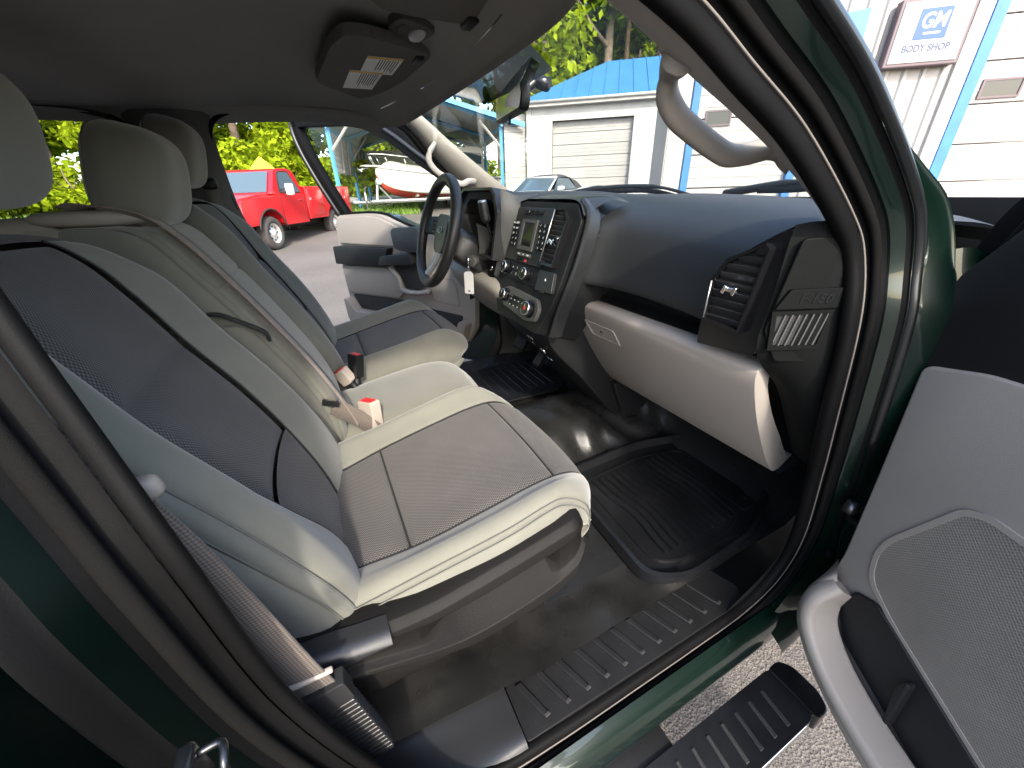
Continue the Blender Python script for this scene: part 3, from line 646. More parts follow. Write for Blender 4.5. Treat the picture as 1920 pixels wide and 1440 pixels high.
def headrest(x0, y0, z0, w, h, d, parent, m='fabric_light'):
    fr = Fr((x0, y0, z0), (1,0,0), (0,.25,.97))
    def warp(x, y, z):
        x *= 1-.10*(y/(h/2))*(1 if y > 0 else .6)
        z -= .010*(x/(w/2))**2
        return x, y, z
    ob = obj('headrest', blobgeo(fr, w/2, h/2, d/2, .62, .58, 48, 28, warp), m, parent)
    P = []
    for j in range(80):
        t = 2*math.pi*j/80; sp = lambda a, e: math.copysign(abs(a)**e, a)
        ph = R(38); x = w/2*sp(math.cos(ph), .62)*sp(math.cos(t), .58); y = h/2*sp(math.cos(ph), .62)*sp(math.sin(t), .58); z = d/2*sp(math.sin(ph), .62)
        P.append(fr(*warp(x*1.004, y*1.004, z*1.004)))
    obj('seam', tubegeo(P, .0018, 5, True), 'seam_thread', ob)
    for s in (-.05, .05): obj('post', tubegeo([fr(s, -h/2+.02, 0), fr(s, -h/2-.08, -.01)], .006, 8), 'metal_dark', ob)
    return ob

def outer_seat(x0, dyb, dyc, dz, sg, label):
    seat = empty('front_seat', (x0, .1+dyc, .60), truck); seat['label'] = label
    def ch(o):
        o.parent = seat; o.matrix_parent_inverse = Matrix.Translation(seat.location).inverted(); return o
    S = seat_cushion(x0, dyc, dz, sg, label); ref = (x0, .12, .80)
    kw = dict(ref=ref, seam=.006, sw=.007)
    # cushion panels, door side to centre
    ch(patch('cushion_side', S, 0, 1, .0, .225, 40, 8, 'fabric_light', None, wr=.0012, **kw))
    ch(patch('cushion_bolster', S, 0, 1, .225, .4, 40, 10, 'fabric_light', None, **kw))
    for a, b in ((.0, .235), (.235, .575), (.575, .80)):
        ch(patch('cushion_insert', S, a, b, .4, .6, 22, 22, 'fabric_dark', None, ref=ref, seam=.009, sw=.010))
        ch(seamline('seam', S, [(b,.4),(b,.45),(b,.55),(b,.6)], .0022, 'seam_dark', None, 30, -.007, ref))
    for v_ in (.4,.6): ch(seamline('seam', S, [(.0,v_),(.3,v_),(.6,v_),(.8,v_)], .0020, 'seam_dark', None, 60, -.0055, ref))
    ch(patch('cushion_front', S, .80, 1, .4, .6, 10, 20, 'fabric_light', None, **kw))
    ch(patch('cushion_bolster', S, 0, 1, .6, 1, 40, 16, 'fabric_light', None, **kw))
    ch(seamline('stitching', S, [(.1,.238),(.4,.238),(.7,.238),(.9,.245)], .0011, 'seam_thread', None, 60, .0006, ref))
    ch(seamline('stitching', S, [(.1,.213),(.4,.213),(.7,.213),(.9,.20)], .0011, 'seam_thread', None, 60, .0006, ref))
    # backrest panels
    B = seat_back(x0, dyb, dz, sg); rb = (x0, -.30+dyb, 1.2); kw = dict(ref=rb, seam=.006, sw=.007)
    ch(patch('backrest_side', B, 0, .86, 0, .215, 40, 10, 'fabric_light', None, **kw))
    ch(patch('backrest_piping', B, 0, .86, .215, .262, 40, 4, 'fabric_light', None, ref=rb, seam=.004, sw=.005))
    ch(patch('backrest_bolster', B, 0, .86, .262, .4167, 40, 12, 'fabric_light', None, **kw))
    for v_ in (.215,.262): ch(seamline('stitching', B, [(.02,v_),(.3,v_),(.6,v_),(.84,v_)], .0013, 'seam_thread', None, 60, -.0028, rb))
    for a, b in ((0, .255), (.255, .500), (.500, .86)):
        ch(patch('backrest_insert', B, a, b, .4167, .5833, 20, 22, 'fabric_dark', None, ref=rb, seam=.016 if b > .4 else .008, sw=.016))
    for v_ in (.4167,.5833): ch(seamline('seam', B, [(.0,v_),(.3,v_),(.6,v_),(.86,v_)], .0020, 'seam_dark', None, 60, -.0055, rb))
    ch(patch('backrest_bolster', B, 0, .86, .5833, .83, 40, 12, 'fabric_light', None, **kw))
    ch(patch('backrest_side', B, 0, .86, .83, 1, 40, 8, 'fabric_light', None, **kw))
    ch(patch('backrest_top', B, .86, 1, 0, 1, 8, 40, 'fabric_dark', None, **kw))
    Vb = [B(u, v) for u in np.linspace(0, 1, 12) for v in (0., 1.)]; ch(obj('backrest_shell', (np.array(Vb), gridfaces(12, 2)), 'plastic_grey_dark', None))
    Vt = [B(1., v) for v in np.linspace(0, 1, 20)]; n = len(Vt); low = [p-np.array([0,.02,.62]) for p in Vt]
    ch(obj('backrest_shell', (np.array(Vt+low), gridfaces(2, n)), 'plastic_grey_dark', None))
    return seat, ch, S, B
seatP, chP, SP, BP = outer_seat(.42, 0, 0, 0, 1, 'grey cloth front passenger seat nearest the open door')
ch = chP
ch(headrest(.405,-.335,1.580,.29,.165,.12,None))
for x_ in (.37,.48): ch(obj('headrest_collar', boxgeo((x_,-.375,1.482), (.05,.035,.022), .008), 'plastic_grey', None))
# plastic side shield of the passenger seat: long panel with a scooped grip, recline lever
def sh(y, z, x=0): return (.70+x, y, z)
def shield_rows():
    """cross-sections from rear to front: top lip, scooped middle, out-turned lower lip"""
    tops = curve([(-.16,.965,0),(-.08,.958,0),(-.02,.950,0),(.04,.948,0),(.10,.956,0),(.18,.970,0),(.25,.984,0),(.295,.992,0),(.318,.985,0)], 60)
    bots = curve([(-.16,.905,0),(-.08,.885,0),(-.02,.862,0),(.04,.838,0),(.10,.826,0),(.18,.834,0),(.25,.852,0),(.295,.880,0),(.318,.905,0)], 60)
    R_ = []
    for (y, t, _), (_y, b, _2) in zip(tops, bots):
        k = min(1, max(0, (y-.015)/.06))*min(1, max(0, (.262-y)/.016)); sc = .034*k; e = .016*max(0, (y-.285)/.033)**2; h = t-b
        R_.append([(.655-e,y,t-.006),(.676-e,y,t),(.700-e,y,t-.002),(.712-e,y,t-.012),(.714-e,y,t-h*.24),(.712-e-sc*.9,y,t-h*.30),(.710-e-sc,y,t-h*.58),(.713-e-sc*.25,y,b+h*.30),(.724-e,y,b+h*.24),(.726-e,y,b+.012),(.716-e,y,b),(.66-e,y,b+.003)])
    return R_
SHR = shield_rows(); n_, m_ = len(SHR), len(SHR[0])
g_ = ([p for r in SHR for p in r]+[(p[0]-.002, p[1], p[2]) for p in SHR[-1]], gridfaces(n_, m_)+[tuple(n_*m_+j for j in range(m_))])
o_ = ch(obj('side_shield', g_, 'shield_plastic', None)); md_ = o_.modifiers.new('round', 'BEVEL'); md_.width = .0035; md_.segments = 2; md_.limit_method = 'ANGLE'; md_.angle_limit = R(22)
o_.data.set_sharp_from_angle(angle=R(50))
lv = Surf([[(.690,y,t),(.715,y,t-.002),(.728,y,t-.012),(.726,y,b+.006),(.705,y,b)] for y, t, b in ((-.195,.955,.940),(-.165,.968,.925),(-.11,.967,.925),(-.06,.958,.928),(-.025,.952,.930))])
ch(obj('recline_lever', surfgeo(lv, 24, 16), 'plastic_satin', None))
ch(obj('lower_shield', surfgeo(Surf([[(.69,y,t),(.708,y,t-.01),(.706,y,b+.01),(.68,y,b)] for y, t, b in ((-.20,.905,.80),(-.12,.90,.795),(-.04,.87,.80),(.03,.842,.80),(.09,.826,.805))]), 20, 12), 'shield_plastic', None))
ch(obj('seat_riser', [boxgeo((.58,.05,.75), (.05,.44,.13), .01), boxgeo((.24,.05,.75), (.05,.44,.13), .01), boxgeo((.42,.06,.825), (.40,.44,.05), .01)], 'paint_black', None))
for x_ in (.56,.24): ch(obj('seat_rail', boxgeo((x_,.04,.675), (.05,.44,.03), .004), 'paint_black', None))
ch(obj('rail_cap', lathegeo(Fr((.64,.335,.86),(1,0,0),(0,.5,.86)), [(.0,-.03),(.024,-.03),(.026,.0),(.018,.012),(0,.014)], 14), 'metal_dark', None))
ch(obj('adjust_bar', tubegeo([(.30,.37,.82),(.62,.37,.82),(.655,.352,.845),(.66,.34,.865)], .008, 8), 'metal_dark', None))

seatD, chD, SD, BD = outer_seat(-.43, .06, .05, .035, -1, 'grey cloth driver seat behind the steering wheel')
ch = chD
ch(headrest(-.40,-.275,1.612,.26,.165,.115,None))
ch(obj('seat_riser', [boxgeo((-.62,.12,.75), (.05,.50,.16), .01), boxgeo((-.24,.12,.75), (.05,.50,.16), .01), boxgeo((-.43,.12,.835), (.40,.46,.05), .01)], 'metal_dark', None))
ch(obj('side_shield', surfgeo(Surf([[(-.69,y,.985),(-.712,y,.97),(-.712,y,.88),(-.68,y,.85)] for y in (-.16,0,.15,.28,.34)]), 16, 12), 'shield_plastic', None))

# centre seat: plain cushion, upright back with its own belt guide
seatC = empty('front_seat', (-.005, .1, .60), truck); seatC['label'] = 'narrow grey centre seat with its own shoulder belt'
def ch(o): o.parent = seatC; o.matrix_parent_inverse = Matrix.Translation(seatC.location).inverted(); return o
cc = []
for y, z, k in ((-.16,.925,1),(-.02,.940,1),(.12,.962,1),(.24,.975,1),(.32,.972,1),(.368,.945,.98),(.385,.895,.97),(.37,.84,.96)):
    cc.append([(-.005+a*k, y-(.02*(abs(a)/.15)**3 if y > .2 else 0), z+b) for a, b in ((.135,-.14),(.150,-.075),(.146,-.018),(.10,.004),(0,.008),(-.10,.004),(-.146,-.018),(-.150,-.075),(-.135,-.14))])
SCC = Surf(cc); ref = (0,.1,.8)
ch(patch('cushion_top', SCC, 0, .70, .22, .78, 30, 24, 'fabric_light', None, ref=ref, seam=.004, sw=.007))
ch(patch('cushion_front', SCC, .70, 1, .22, .78, 14, 24, 'fabric_light', None, ref=ref, seam=.004, sw=.007))
ch(patch('cushion_side', SCC, 0, 1, 0, .22, 30, 8, 'fabric_light', None, ref=ref, seam=.004, sw=.007))
ch(patch('cushion_side', SCC, 0, 1, .78, 1, 30, 8, 'fabric_light', None, ref=ref, seam=.004, sw=.007))
cb = []
for z, y, k in ((.90,-.035,1),(1.0,-.040,1),(1.10,-.070,1),(1.20,-.115,1),(1.30,-.165,1),(1.38,-.21,1),(1.435,-.245,.97),(1.458,-.285,.92),(1.462,-.35,.9)):
    d = (1.458-z)*.0
    cb.append([(-.005+a*k, y+b, z) for a, b in ((.134,-.165),(.146,-.10),(.150,-.035),(.138,.006),(.08,.014),(0,.016),(-.08,.014),(-.138,.006),(-.150,-.035),(-.146,-.10),(-.134,-.165))])
SCB = Surf(cb); ref = (0,-.30,1.2)
ch(patch('backrest_face', SCB, 0, .56, .27, .73, 30, 24, 'fabric_light', None, ref=ref, seam=.005, sw=.007))
ch(patch('backrest_face', SCB, .56, .90, .27, .73, 20, 24, 'fabric_light', None, ref=ref, seam=.005, sw=.007))
ch(patch('backrest_piping', SCB, 0, .90, .235, .27, 40, 4, 'fabric_light', None, ref=ref, seam=.003, sw=.004))
ch(patch('backrest_side', SCB, .45, .90, 0, .235, 22, 12, 'fabric_light', None, ref=ref, seam=.005, sw=.008, wr=.001))
ch(patch('backrest_side', SCB, 0, .45, 0, .235, 22, 12, 'fabric_light', None, ref=ref, seam=.005, sw=.008, wr=.002))
ch(patch('backrest_side', SCB, 0, .90, .73, 1, 40, 12, 'fabric_light', None, ref=ref, seam=.005, sw=.008))
ch(patch('backrest_top', SCB, .90, 1, 0, 1, 8, 30, 'fabric_light', None, ref=ref, seam=.004, sw=.006))
n = 20; Vt = [SCB(1., v) for v in np.linspace(0, 1, n)]; low = [p-np.array([0,.0,.56]) for p in Vt]
ch(obj('backrest_shell', (np.array(Vt+low), gridfaces(2, n)), 'plastic_grey_dark', None))
ch(headrest(-.005,-.272,1.542,.26,.175,.13,None))
# belt guide shell on the shoulder of the centre back
gfr = Fr((.085,-.335,1.475), (-.15,1,-.02), (0,.05,1))
bg_ = ch(obj('belt_guide', blobgeo(gfr, .085, .014, .040, .55, .7, 24, 12), 'plastic_grey', None))
ch(obj('belt_guide_end', blobgeo(Fr((.10,-.43,1.452),(0,1,0),(0,0,1)), .05, .030, .03, .7, .7, 16, 10), 'plastic_grey', None))
wb = curve([(.095,-.365,1.490),(.10,-.325,1.494),(.103,-.262,1.478),(.106,-.215,1.430),(.112,-.160,1.340),(.118,-.104,1.235),(.124,-.052,1.125),(.132,-.012,1.020),(.140,.004,.965)], 90)
upv = [(0,1,.6)]*90
ch(beltobj('belt_webbing', wb, .0235, upv, None, 'belt_sunlit'))
o = ch(obj('side_strap', sweepgeo(curve([(.150,-.215,1.295),(.160,-.190,1.290),(.162,-.150,1.262),(.160,-.130,1.245),(.150,-.127,1.225)], 30), [(-.003,-.006),(.003,-.006),(.003,.006),(-.003,.006)], up=(1,0,0)), 'seam_dark', None))

# buckles standing between the cushions
def buckle(o, a, b, w, h, d, m, red):
    fr = Fr(o, a, b)
    g = prismgeo(fr, rpoly([(-w/2*.85,-h/2),(w/2*.85,-h/2),(w/2,h*.25),(w/2,h/2),(-w/2,h/2),(-w/2,h*.25)], .006), -d/2, d/2, .004)
    bk = obj('belt_buckle', g, m, truck, smooth=False)
    tf = Fr(fr(0, h/2, 0), fr.a, -fr.n)
    obj('release_button', prismgeo(tf, rpoly([(-w/2+.005,-d/2+.005),(w/2-.005,-d/2+.005),(w/2-.005,d/2-.005),(-w/2+.005,d/2-.005)], .004), -.004, .002, .001), 'buckle_red', bk, smooth=False)
    obj('stalk', tubegeo([fr(0,-h/2+.01,0), fr(0,-h/2-.05,0), fr(0,-h/2-.13,-.01)], .012, 8), 'plastic_black', bk)
    return bk
buckle((.128,.040,.968), (.80,.55,.10), (.08,.15,.98), .050, .090, .032, 'buckle_beige', True)
buckle((-.145,.040,1.010), (.80,.50,.0), (.05,.25,.96), .044, .075, .028, 'plastic_black', True)
buckle((-.135,.000,.985), (.62,.60,.5), (.45,.30,.84), .046, .050, .030, 'buckle_beige', True)
obj('belt_latch', prismgeo(Fr((.155,-.045,1.045), (.2,.9,-.3), (.3,.2,.9)), rpoly([(-.02,-.01),(.02,-.01),(.02,.01),(-.02,.01)], .003), -.002, .002, .001), 'chrome', truck, smooth=False)
beltobj('lap_webbing', curve([(.150,-.040,1.03),(.150,.005,.985),(.148,.050,.925),(.14,.085,.885)], 30), .022, [(.75,-.5,.5)]*30, truck)

# passenger belt: from the pillar down to its pleated anchor boot
pb = curve([(.750,-.225,1.42),(.756,-.190,1.322),(.760,-.166,1.245),(.764,-.147,1.156),(.766,-.132,1.071),(.766,-.122,1.012),(.766,-.114,.975)], 60)
pbelt = beltobj('seat_belt', pb, .0235, [(.95,-.12,.1)]*60, truck)
obj('stitch_bar', boxgeo((.768,-.118,1.008), (.007,.056,.006), .002), 'buckle_beige', pbelt)
boot = []
bfr = Fr((.766,-.112,.975), (0,1,.15), (0,.20,-1))
g = [prismgeo(bfr, rpoly([(-.030,-.008),(.030,-.008),(.030,.030),(-.030,.030)], .004), -.011, .011, .003)]
for k in range(15):
    y = .034+k*.0105; g.append(prismgeo(bfr, rpoly([(-.028,y),(.028,y),(.028,y+.0075),(-.028,y+.0075)], .003), -.010, .010, .002, 1))
g.append(prismgeo(bfr, [(-.023,.02),(.023,.02),(.023,.20),(-.023,.20)], -.006, .006, 0))
obj('anchor_boot', g, 'plastic_satin', pbelt, smooth=False)
obj('belt_stop', blobgeo(Fr((.766,-.160,1.306), (0,1,.2), (1,0,0)), .018, .009, .010, .6, .7, 16, 10), 'plastic_grey_dark', pbelt)

# ------------------------------------------------------------------ dashboard
DX = [.165,.24,.36,.48,.58,.66,.735,.775]; DZ = [.004,.004,.0,-.006,-.013,-.020,-.028,-.040]; DYR = [-.055,-.018,0,0,.0,.02,.05,.09]
prow = [(1.36,1.432),(1.22,1.452),(1.08,1.464),(.96,1.466),(.87,1.455),(.808,1.430),(.772,1.395),(.748,1.345),(.732,1.290),(.724,1.255),(.732,1.240),(.765,1.236)]
dash = obj('dashboard', surfgeo(Surf([[(x, y-.35*max(0, x-.55)*(1 if y > 1 else .0)+((dy if y < .9 else dy*.3) if dy > 0 else dy*max(0, min(1, (.885-y)/.11))), z+dz) for x, dz, dy in zip(DX, DZ, DYR)] for y, z in prow]), 90, 60), 'plastic_soft', truck)
drow = [(1.36,1.432),(1.22,1.452),(1.08,1.466),(.96,1.472),(.86,1.474),(.76,1.472),(.70,1.462)]
PZ = {1.36:1.436,1.22:1.456,1.08:1.468,.96:1.470,.86:1.457,.76:1.405,.70:1.37}
obj('dash_top', surfgeo(Surf([[(x, y-(.45*max(0, -x-.55) if y > 1 else 0), PZ[y]-.001 if x > .1 else z+(.012*math.exp(-((x+.42)/.25)**4) if y < 1.2 else 0)-(.03 if x < -.7 else 0)) for x in (-.78,-.70,-.55,-.42,-.28,-.15,0,.19)] for y, z in drow]), 50, 60), 'plastic_soft', dash)
# recessed shelf under the pad
obj('dash_shelf', surfgeo(Surf([[(x, y, z) for x in (.13,.25,.40,.55,.60)] for y, z in ((.765,1.236),(.80,1.226),(.805,1.205),(.79,1.192),(.735,1.187),(.715,1.185))]), 30, 16), 'plastic_black', dash)
obj('dash_inner_side', surfgeo(Surf([[(.150,y,1.31),(.148,y,1.27),(.145,y,1.23),(.135,y,1.185)] for y in (.64,.70,.76,.82)]), 10, 10), 'plastic_soft', dash)
# glove box door: curved panel with a returned end
gp = curve([(0,.735,1.190),(0,.712,1.189),(0,.698,1.183),(0,.693,1.170),(0,.703,1.135),(0,.735,1.068),(0,.778,.995),(0,.822,.930),(0,.858,.885),(0,.872,.872),(0,.892,.868)], 44)[:, 1:]
gi = [(y+.045, z+.030-.042*min(1, max(0, (z-.95)/.2))) for y, z in gp[::-1]]
GF = Fr((0,0,0), (0,1,0), (0,0,1))
glove = obj('glove_box', prismgeo(GF, [tuple(p) for p in gp]+gi, .092, .708, .007, 3), 'plastic_grey', truck, smooth=True, sharp=35)
def onglove(x, t):
    i = t*(len(gp)-1); k = int(i); p = gp[k]*(1-(i-k))+gp[min(k+1, len(gp)-1)]*(i-k); return (x, p[0], p[1])
lo_, hi_ = np.array(onglove(.235, .50)), np.array(onglove(.235, .34))
LFR = Fr((lo_+hi_)/2+np.array([0,-.002,0]), (1,0,0), hi_-lo_)
obj('latch_bezel', framegeo(LFR, rpoly([(-.078,.022),(-.058,-.030),(.072,-.026),(.058,.024)], .006), rpoly([(-.070,.017),(-.053,-.024),(.064,-.021),(.052,.019)], .005), -.004, .0035), 'plastic_grey', glove, smooth=False)
obj('latch_paddle', prismgeo(LFR, rpoly([(-.066,.014),(-.050,-.020),(.060,-.017),(.048,.016)], .004), -.004, .0015, .001), 'plastic_grey', glove, smooth=False)
obj('lock_cylinder', lathegeo(Fr(LFR(-.005,-.002,.001), LFR.a, LFR.b), [(.0055,0),(.0055,.002),(.003,.002),(.003,.0005),(0,.0005)], 14), 'metal_dark', glove)
obj('knee_filler', surfgeo(Surf([[(.09,y,z),(.4,y,z),(.72,y,z)] for y, z in ((.88,.870),(1.0,.885),(1.15,.93),(1.3,1.0))]), 8, 8), 'plastic_black', dash)

def xspan(poly, y):
    xs = []
    for i in range(len(poly)):
        (x1, y1), (x2, y2) = poly[i], poly[(i+1) % len(poly)]
        if (y1-y)*(y2-y) <= 0 and y1 != y2: xs.append(x1+(x2-x1)*(y-y1)/(y2-y1))
    return (min(xs), max(xs)) if len(xs) > 1 else None
def vent(fr, poly, grow, n, parent, depth=.020, tab=None, strip=True, m='plastic_gloss', tilt=28):
    cx, cy = np.mean(poly, 0); outer = []
    for x, y in poly:
        d = nrm((x-cx, y-cy)); outer.append((x+d[0]*grow, y+d[1]*grow))
    v = obj('air_vent', framegeo(fr, outer, poly, 0, depth), m, parent, smooth=False)
    obj('vent_cavity', prismgeo(fr, poly, .0, .0015, 0), 'seam_dark', v, smooth=False)
    y0, y1 = min(p[1] for p in poly), max(p[1] for p in poly)
    for k in range(n):
        y = y0+(y1-y0)*(k+.5)/n; s = xspan(poly, y)
        if not s: continue
        w = s[1]-s[0]; f2 = Fr(fr((s[0]+s[1])/2, y, depth*.50), fr.a, fr.b*math.cos(R(tilt))+fr.n*math.sin(R(tilt)))
        obj('slat', prismgeo(f2, [(-w/2,-depth*.40),(w/2,-depth*.40),(w/2,depth*.40),(-w/2,depth*.40)], -.0014, .0014, .0007, 1), 'plastic_satin', v, smooth=False)
    if strip:
        left = sorted(poly, key=lambda p: p[0])[:2]; a, b = sorted(left, key=lambda p: p[1])
        obj('bright_strip', tubegeo([fr(a[0]-grow*.3, a[1], depth+.0005), fr(b[0]-grow*.3, b[1], depth+.0005)], .0016, 6), 'silver_trim', v)
    if tab:
        x, y = tab
        g = [prismgeo(Fr(fr(x+dx, y, depth), fr.a, fr.b), [(-.006,-.007),(.001,-.009),(.006,.006),(.000,.008)], -.006, .006, .0012, 1) for dx in (-.010, .010)]
        g.append(prismgeo(Fr(fr(x, y, depth), fr.a, fr.b), [(-.014,-.004),(.014,-.004),(.014,.004),(-.014,.004)], -.006, .002, .001, 1))
        obj('vent_tab', g, 'chrome', v, smooth=False)
    return v
# outer passenger vent pod and the dash end
VF = Fr((.645,.676,1.30), (1,0,0), (0,0,1))
pod = [(-.064,-.100),(-.064,-.035),(-.050,.040),(-.030,.068),(.028,.110),(.064,.131),(.067,.126),(.056,-.086)]
podo = obj('vent_pod', prismgeo(VF, rpoly(pod, .006), -.14, .0, .004), 'plastic_gloss', dash, smooth=False)
vent(VF, [(-.044,-.038),(-.042,.034),(-.020,.070),(.036,.102),(.044,.094),(.026,-.044)], .007, 9, truck, depth=.018, tab=(-.004,.024))
obj('pod_fascia', surfgeo(Surf([[(.600,.80,1.385),(.64,.80,1.41),(.70,.80,1.428),(.745,.80,1.428)],[(.598,.74,1.366),(.632,.735,1.395),(.685,.735,1.424),(.735,.74,1.433)],[(.594,.69,1.345),(.622,.685,1.376),(.676,.685,1.415),(.712,.680,1.435)]]), 14, 14), 'plastic_satin', dash)
endp = obj('dash_end_panel', surfgeo(Surf([
    [(.712,.676,1.436),(.730,.690,1.441),(.752,.705,1.442),(.772,.728,1.436)],
    [(.713,.670,1.40),(.733,.684,1.40),(.757,.708,1.40),(.780,.742,1.40)],
    [(.714,.666,1.33),(.735,.684,1.33),(.762,.712,1.33),(.792,.752,1.33)],
    [(.715,.660,1.23),(.738,.684,1.23),(.766,.716,1.23),(.800,.764,1.23)],
    [(.720,.748,1.14),(.742,.748,1.14),(.770,.758,1.14),(.804,.784,1.14)],
    [(.720,.822,1.04),(.745,.812,1.04),(.775,.808,1.04),(.806,.810,1.04)],
    [(.720,.900,.930),(.748,.878,.935),(.778,.858,.94),(.806,.840,.945)]]), 40, 16), 'plastic_matte', dash)
EF = Fr((.747,.697,1.30), (.55,.835,0), (0,0,1))
obj('speaker_panel', prismgeo(EF, rpoly([(-.030,.118),(.036,.122),(.046,.05),(.050,-.05),(.046,-.085),(-.020,-.085),(-.050,-.03)], .008), -.004, .0035, .002), 'plastic_matte', endp, smooth=False)
gr_ = obj('side_grille', framegeo(EF, [(-.048,.006),(.044,.010),(.040,-.058),(-.040,-.062)], [(-.040,-.000),(.038,.004),(.034,-.050),(-.033,-.054)], .002, .009), 'plastic_matte', endp, smooth=False)
obj('grille_cavity', prismgeo(EF, [(-.042,.001),(.040,.005),(.036,-.052),(-.035,-.056)], .003, .0042, 0), 'seam_dark', endp, smooth=False)
for k in range(7):
    x = -.030+k*.0105
    obj('grille_bar', prismgeo(EF, [(x-.006,-.054),(x-.0035,-.054),(x+.006,.004),(x+.0035,.004)], .004, .0085, .0004, 1), 'silver_grey', endp, smooth=False)
obj('badge_plate', prismgeo(EF, rpoly([(-.046,.010),(.046,.014),(.048,.046),(-.030,.042)], .003), .002, .011, .004), 'plastic_matte', endp, smooth=False)
obj('badge_lettering', textgeo(EF, 'F-150', .021, .0112, .0016, shear=.2, bold=.0004), 'plastic_gloss', endp, smooth=False)
for v in endp.children:
    if v.name.startswith('badge_lettering'): v.location = tuple(EF(.009, .028, 0)-EF.o)

# centre stack, leaning back
SF = Fr((0,.565,1.16), (1,0,0), (0,.326,.945))
stack_poly = [(-.285,.085),(-.275,.238),(-.232,.294),(-.150,.318),(.145,.316),(.186,.272),(.176,.085),(.165,.030),(.125,-.060),(-.15,-.055)]
stack = obj('centre_stack', prismgeo(SF, rpoly(stack_poly, .008), -.16, .0, .004), 'plastic_black', truck, smooth=False)
obj('stack_edge', sweepgeo(curve([SF(.150,.322,-.01),SF(.196,.283,-.012),SF(.203,.18,-.014),SF(.192,.085,-.016),SF(.178,.028,-.02),SF(.150,-.050,-.04)], 40), [(-.012,-.030),(.004,-.030),(.005,.0),(.001,.008),(-.006,.009),(-.012,.004)], up=tuple(SF.n)), 'plastic_satin', stack, sharp=40)
obj('stack_top', surfgeo(Surf([[SF(-.24,.296,.0),SF(-.15,.322,.002),SF(0,.325,.003),SF(.14,.322,.002),SF(.19,.285,0)],[(-.24,.72,1.462),(-.15,.735,1.474),(0,.74,1.476),(.14,.74,1.474),(.19,.74,1.462)],[(-.25,.80,1.468),(-.15,.80,1.474),(0,.80,1.474),(.14,.80,1.470),(.20,.80,1.455)]]), 10, 20), 'plastic_satin', stack)
obj('radio_fascia', prismgeo(SF, rpoly([(-.192,.128),(-.180,.298),(.054,.298),(.058,.128)], .008), .0, .005, .002), 'plastic_satin', stack, smooth=False)
# left and right centre vents
vent(SF, [(.070,.146),(.074,.292),(.118,.292),(.140,.270),(.132,.146)], .008, 11, truck, depth=.018, tab=(.100,.205))
vent(SF, [(-.270,.108),(-.262,.225),(-.238,.280),(-.212,.286),(-.214,.108)], .007, 10, truck, depth=.016, tab=(-.246,.190))
# display, its surround, keypads
disp = obj('display', prismgeo(SF, rpoly([(-.110,.166),(-.118,.262),(-.022,.262),(-.014,.166)], .004), .004, .007, .001), 'plastic_gloss', stack, smooth=False)
obj('display_bezel', framegeo(SF, [(-.112,.167),(-.119,.261),(-.022,.261),(-.015,.167)], [(-.098,.180),(-.104,.252),(-.034,.252),(-.027,.180)], .006, .010), 'silver_grey', stack, smooth=False)
obj('display_glass', prismgeo(SF, [(-.098,.180),(-.104,.252),(-.034,.252),(-.027,.180)], .006, .0075, 0), 'screen_glass', stack, smooth=False)
def button(x, y, w, h, mark=None, m='plastic_gloss', sk=0.0, z=.005):
    b = obj('button', prismgeo(SF, rpoly([(x-w/2,y-h/2),(x+w/2,y-h/2),(x+w/2+sk,y+h/2),(x-w/2+sk,y+h/2)], .002, 3), z-.001, z+.004, .0012, 1), m, stack, smooth=False)
    if mark: obj('button_marks', textgeo(Fr(SF(x, y, z+.0042), SF.a, SF.b), mark, h*.62, 0, .0002, bold=.0001), 'key_mark', stack, smooth=False)
for i in range(5):
    y = .247-i*.0165
    button(-.172+i*.004, y, .017, .0135, ('AM','FM','CD','<','>')[i]); button(-.150+i*.004, y, .017, .0135, ('MENU','AUX','I','O','||')[i])
    button(.002+i*.004, y, .019, .0135, str(2*i+1)); button(.026+i*.004, y, .019, .0135, str((2*i+2) % 10))
button(-.090,.284,.050,.0125, 'P'); button(-.030,.284,.050,.0125)
for k in range(3): button(-.088+k*.029,.153,.027,.011, ('SEEK','OK','TUNE')[k], m='silver_grey')
button(-.060,.136,.070,.010); obj('warning_lens', prismgeo(SF, [(-.042,.132),(-.028,.132),(-.028,.140),(-.042,.140)], .008, .0096, 0), 'red_light', stack, smooth=False)
# knob row
def knob(x, y, r, h=.022, z=.0, parent=stack, mk=True):
    f = Fr(SF(x, y, z), SF.a, SF.b)
    k = obj('knob', lathegeo(f, [(r*1.15,0),(r*1.15,.003),(r*.95,.004),(r*.92,h*.8),(r*.80,h),(0,h)], 22), 'plastic_gloss', parent, smooth=True, sharp=40)
    obj('knob_ring', lathegeo(f, [(r*.94,h*.78),(r*.96,h*.84),(r*.84,h*1.02),(r*.80,h*1.0)], 22, False), 'chrome', parent)
    if mk: obj('knob_mark', prismgeo(Fr(f(0,r*.35,h+.0004), f.a, f.b), [(-.001,-.004),(.001,-.004),(.001,.004),(-.001,.004)], 0, .0004, 0), 'key_mark', parent, smooth=False)
obj('knob_panel', prismgeo(SF, rpoly([(-.192,.070),(-.192,.124),(.056,.124),(.056,.070)], .006), .0, .004, .0015), 'plastic_black', stack, smooth=False)
knob(-.150,.100,.021, z=.004); knob(-.006,.098,.021, z=.004); knob(-.252,.082,.014, z=.0)
obj('knob_collar', lathegeo(Fr(SF(-.252,.082,-.001), SF.a, SF.b), [(.02,0),(.02,.003),(.016,.004)], 18), 'silver_trim', stack)
for i in range(3):
    for j in range(2): button(-.105+i*.030,.108-j*.019,.027,.016, ('<','I','>','-','O','+')[i+3*j], z=.004)
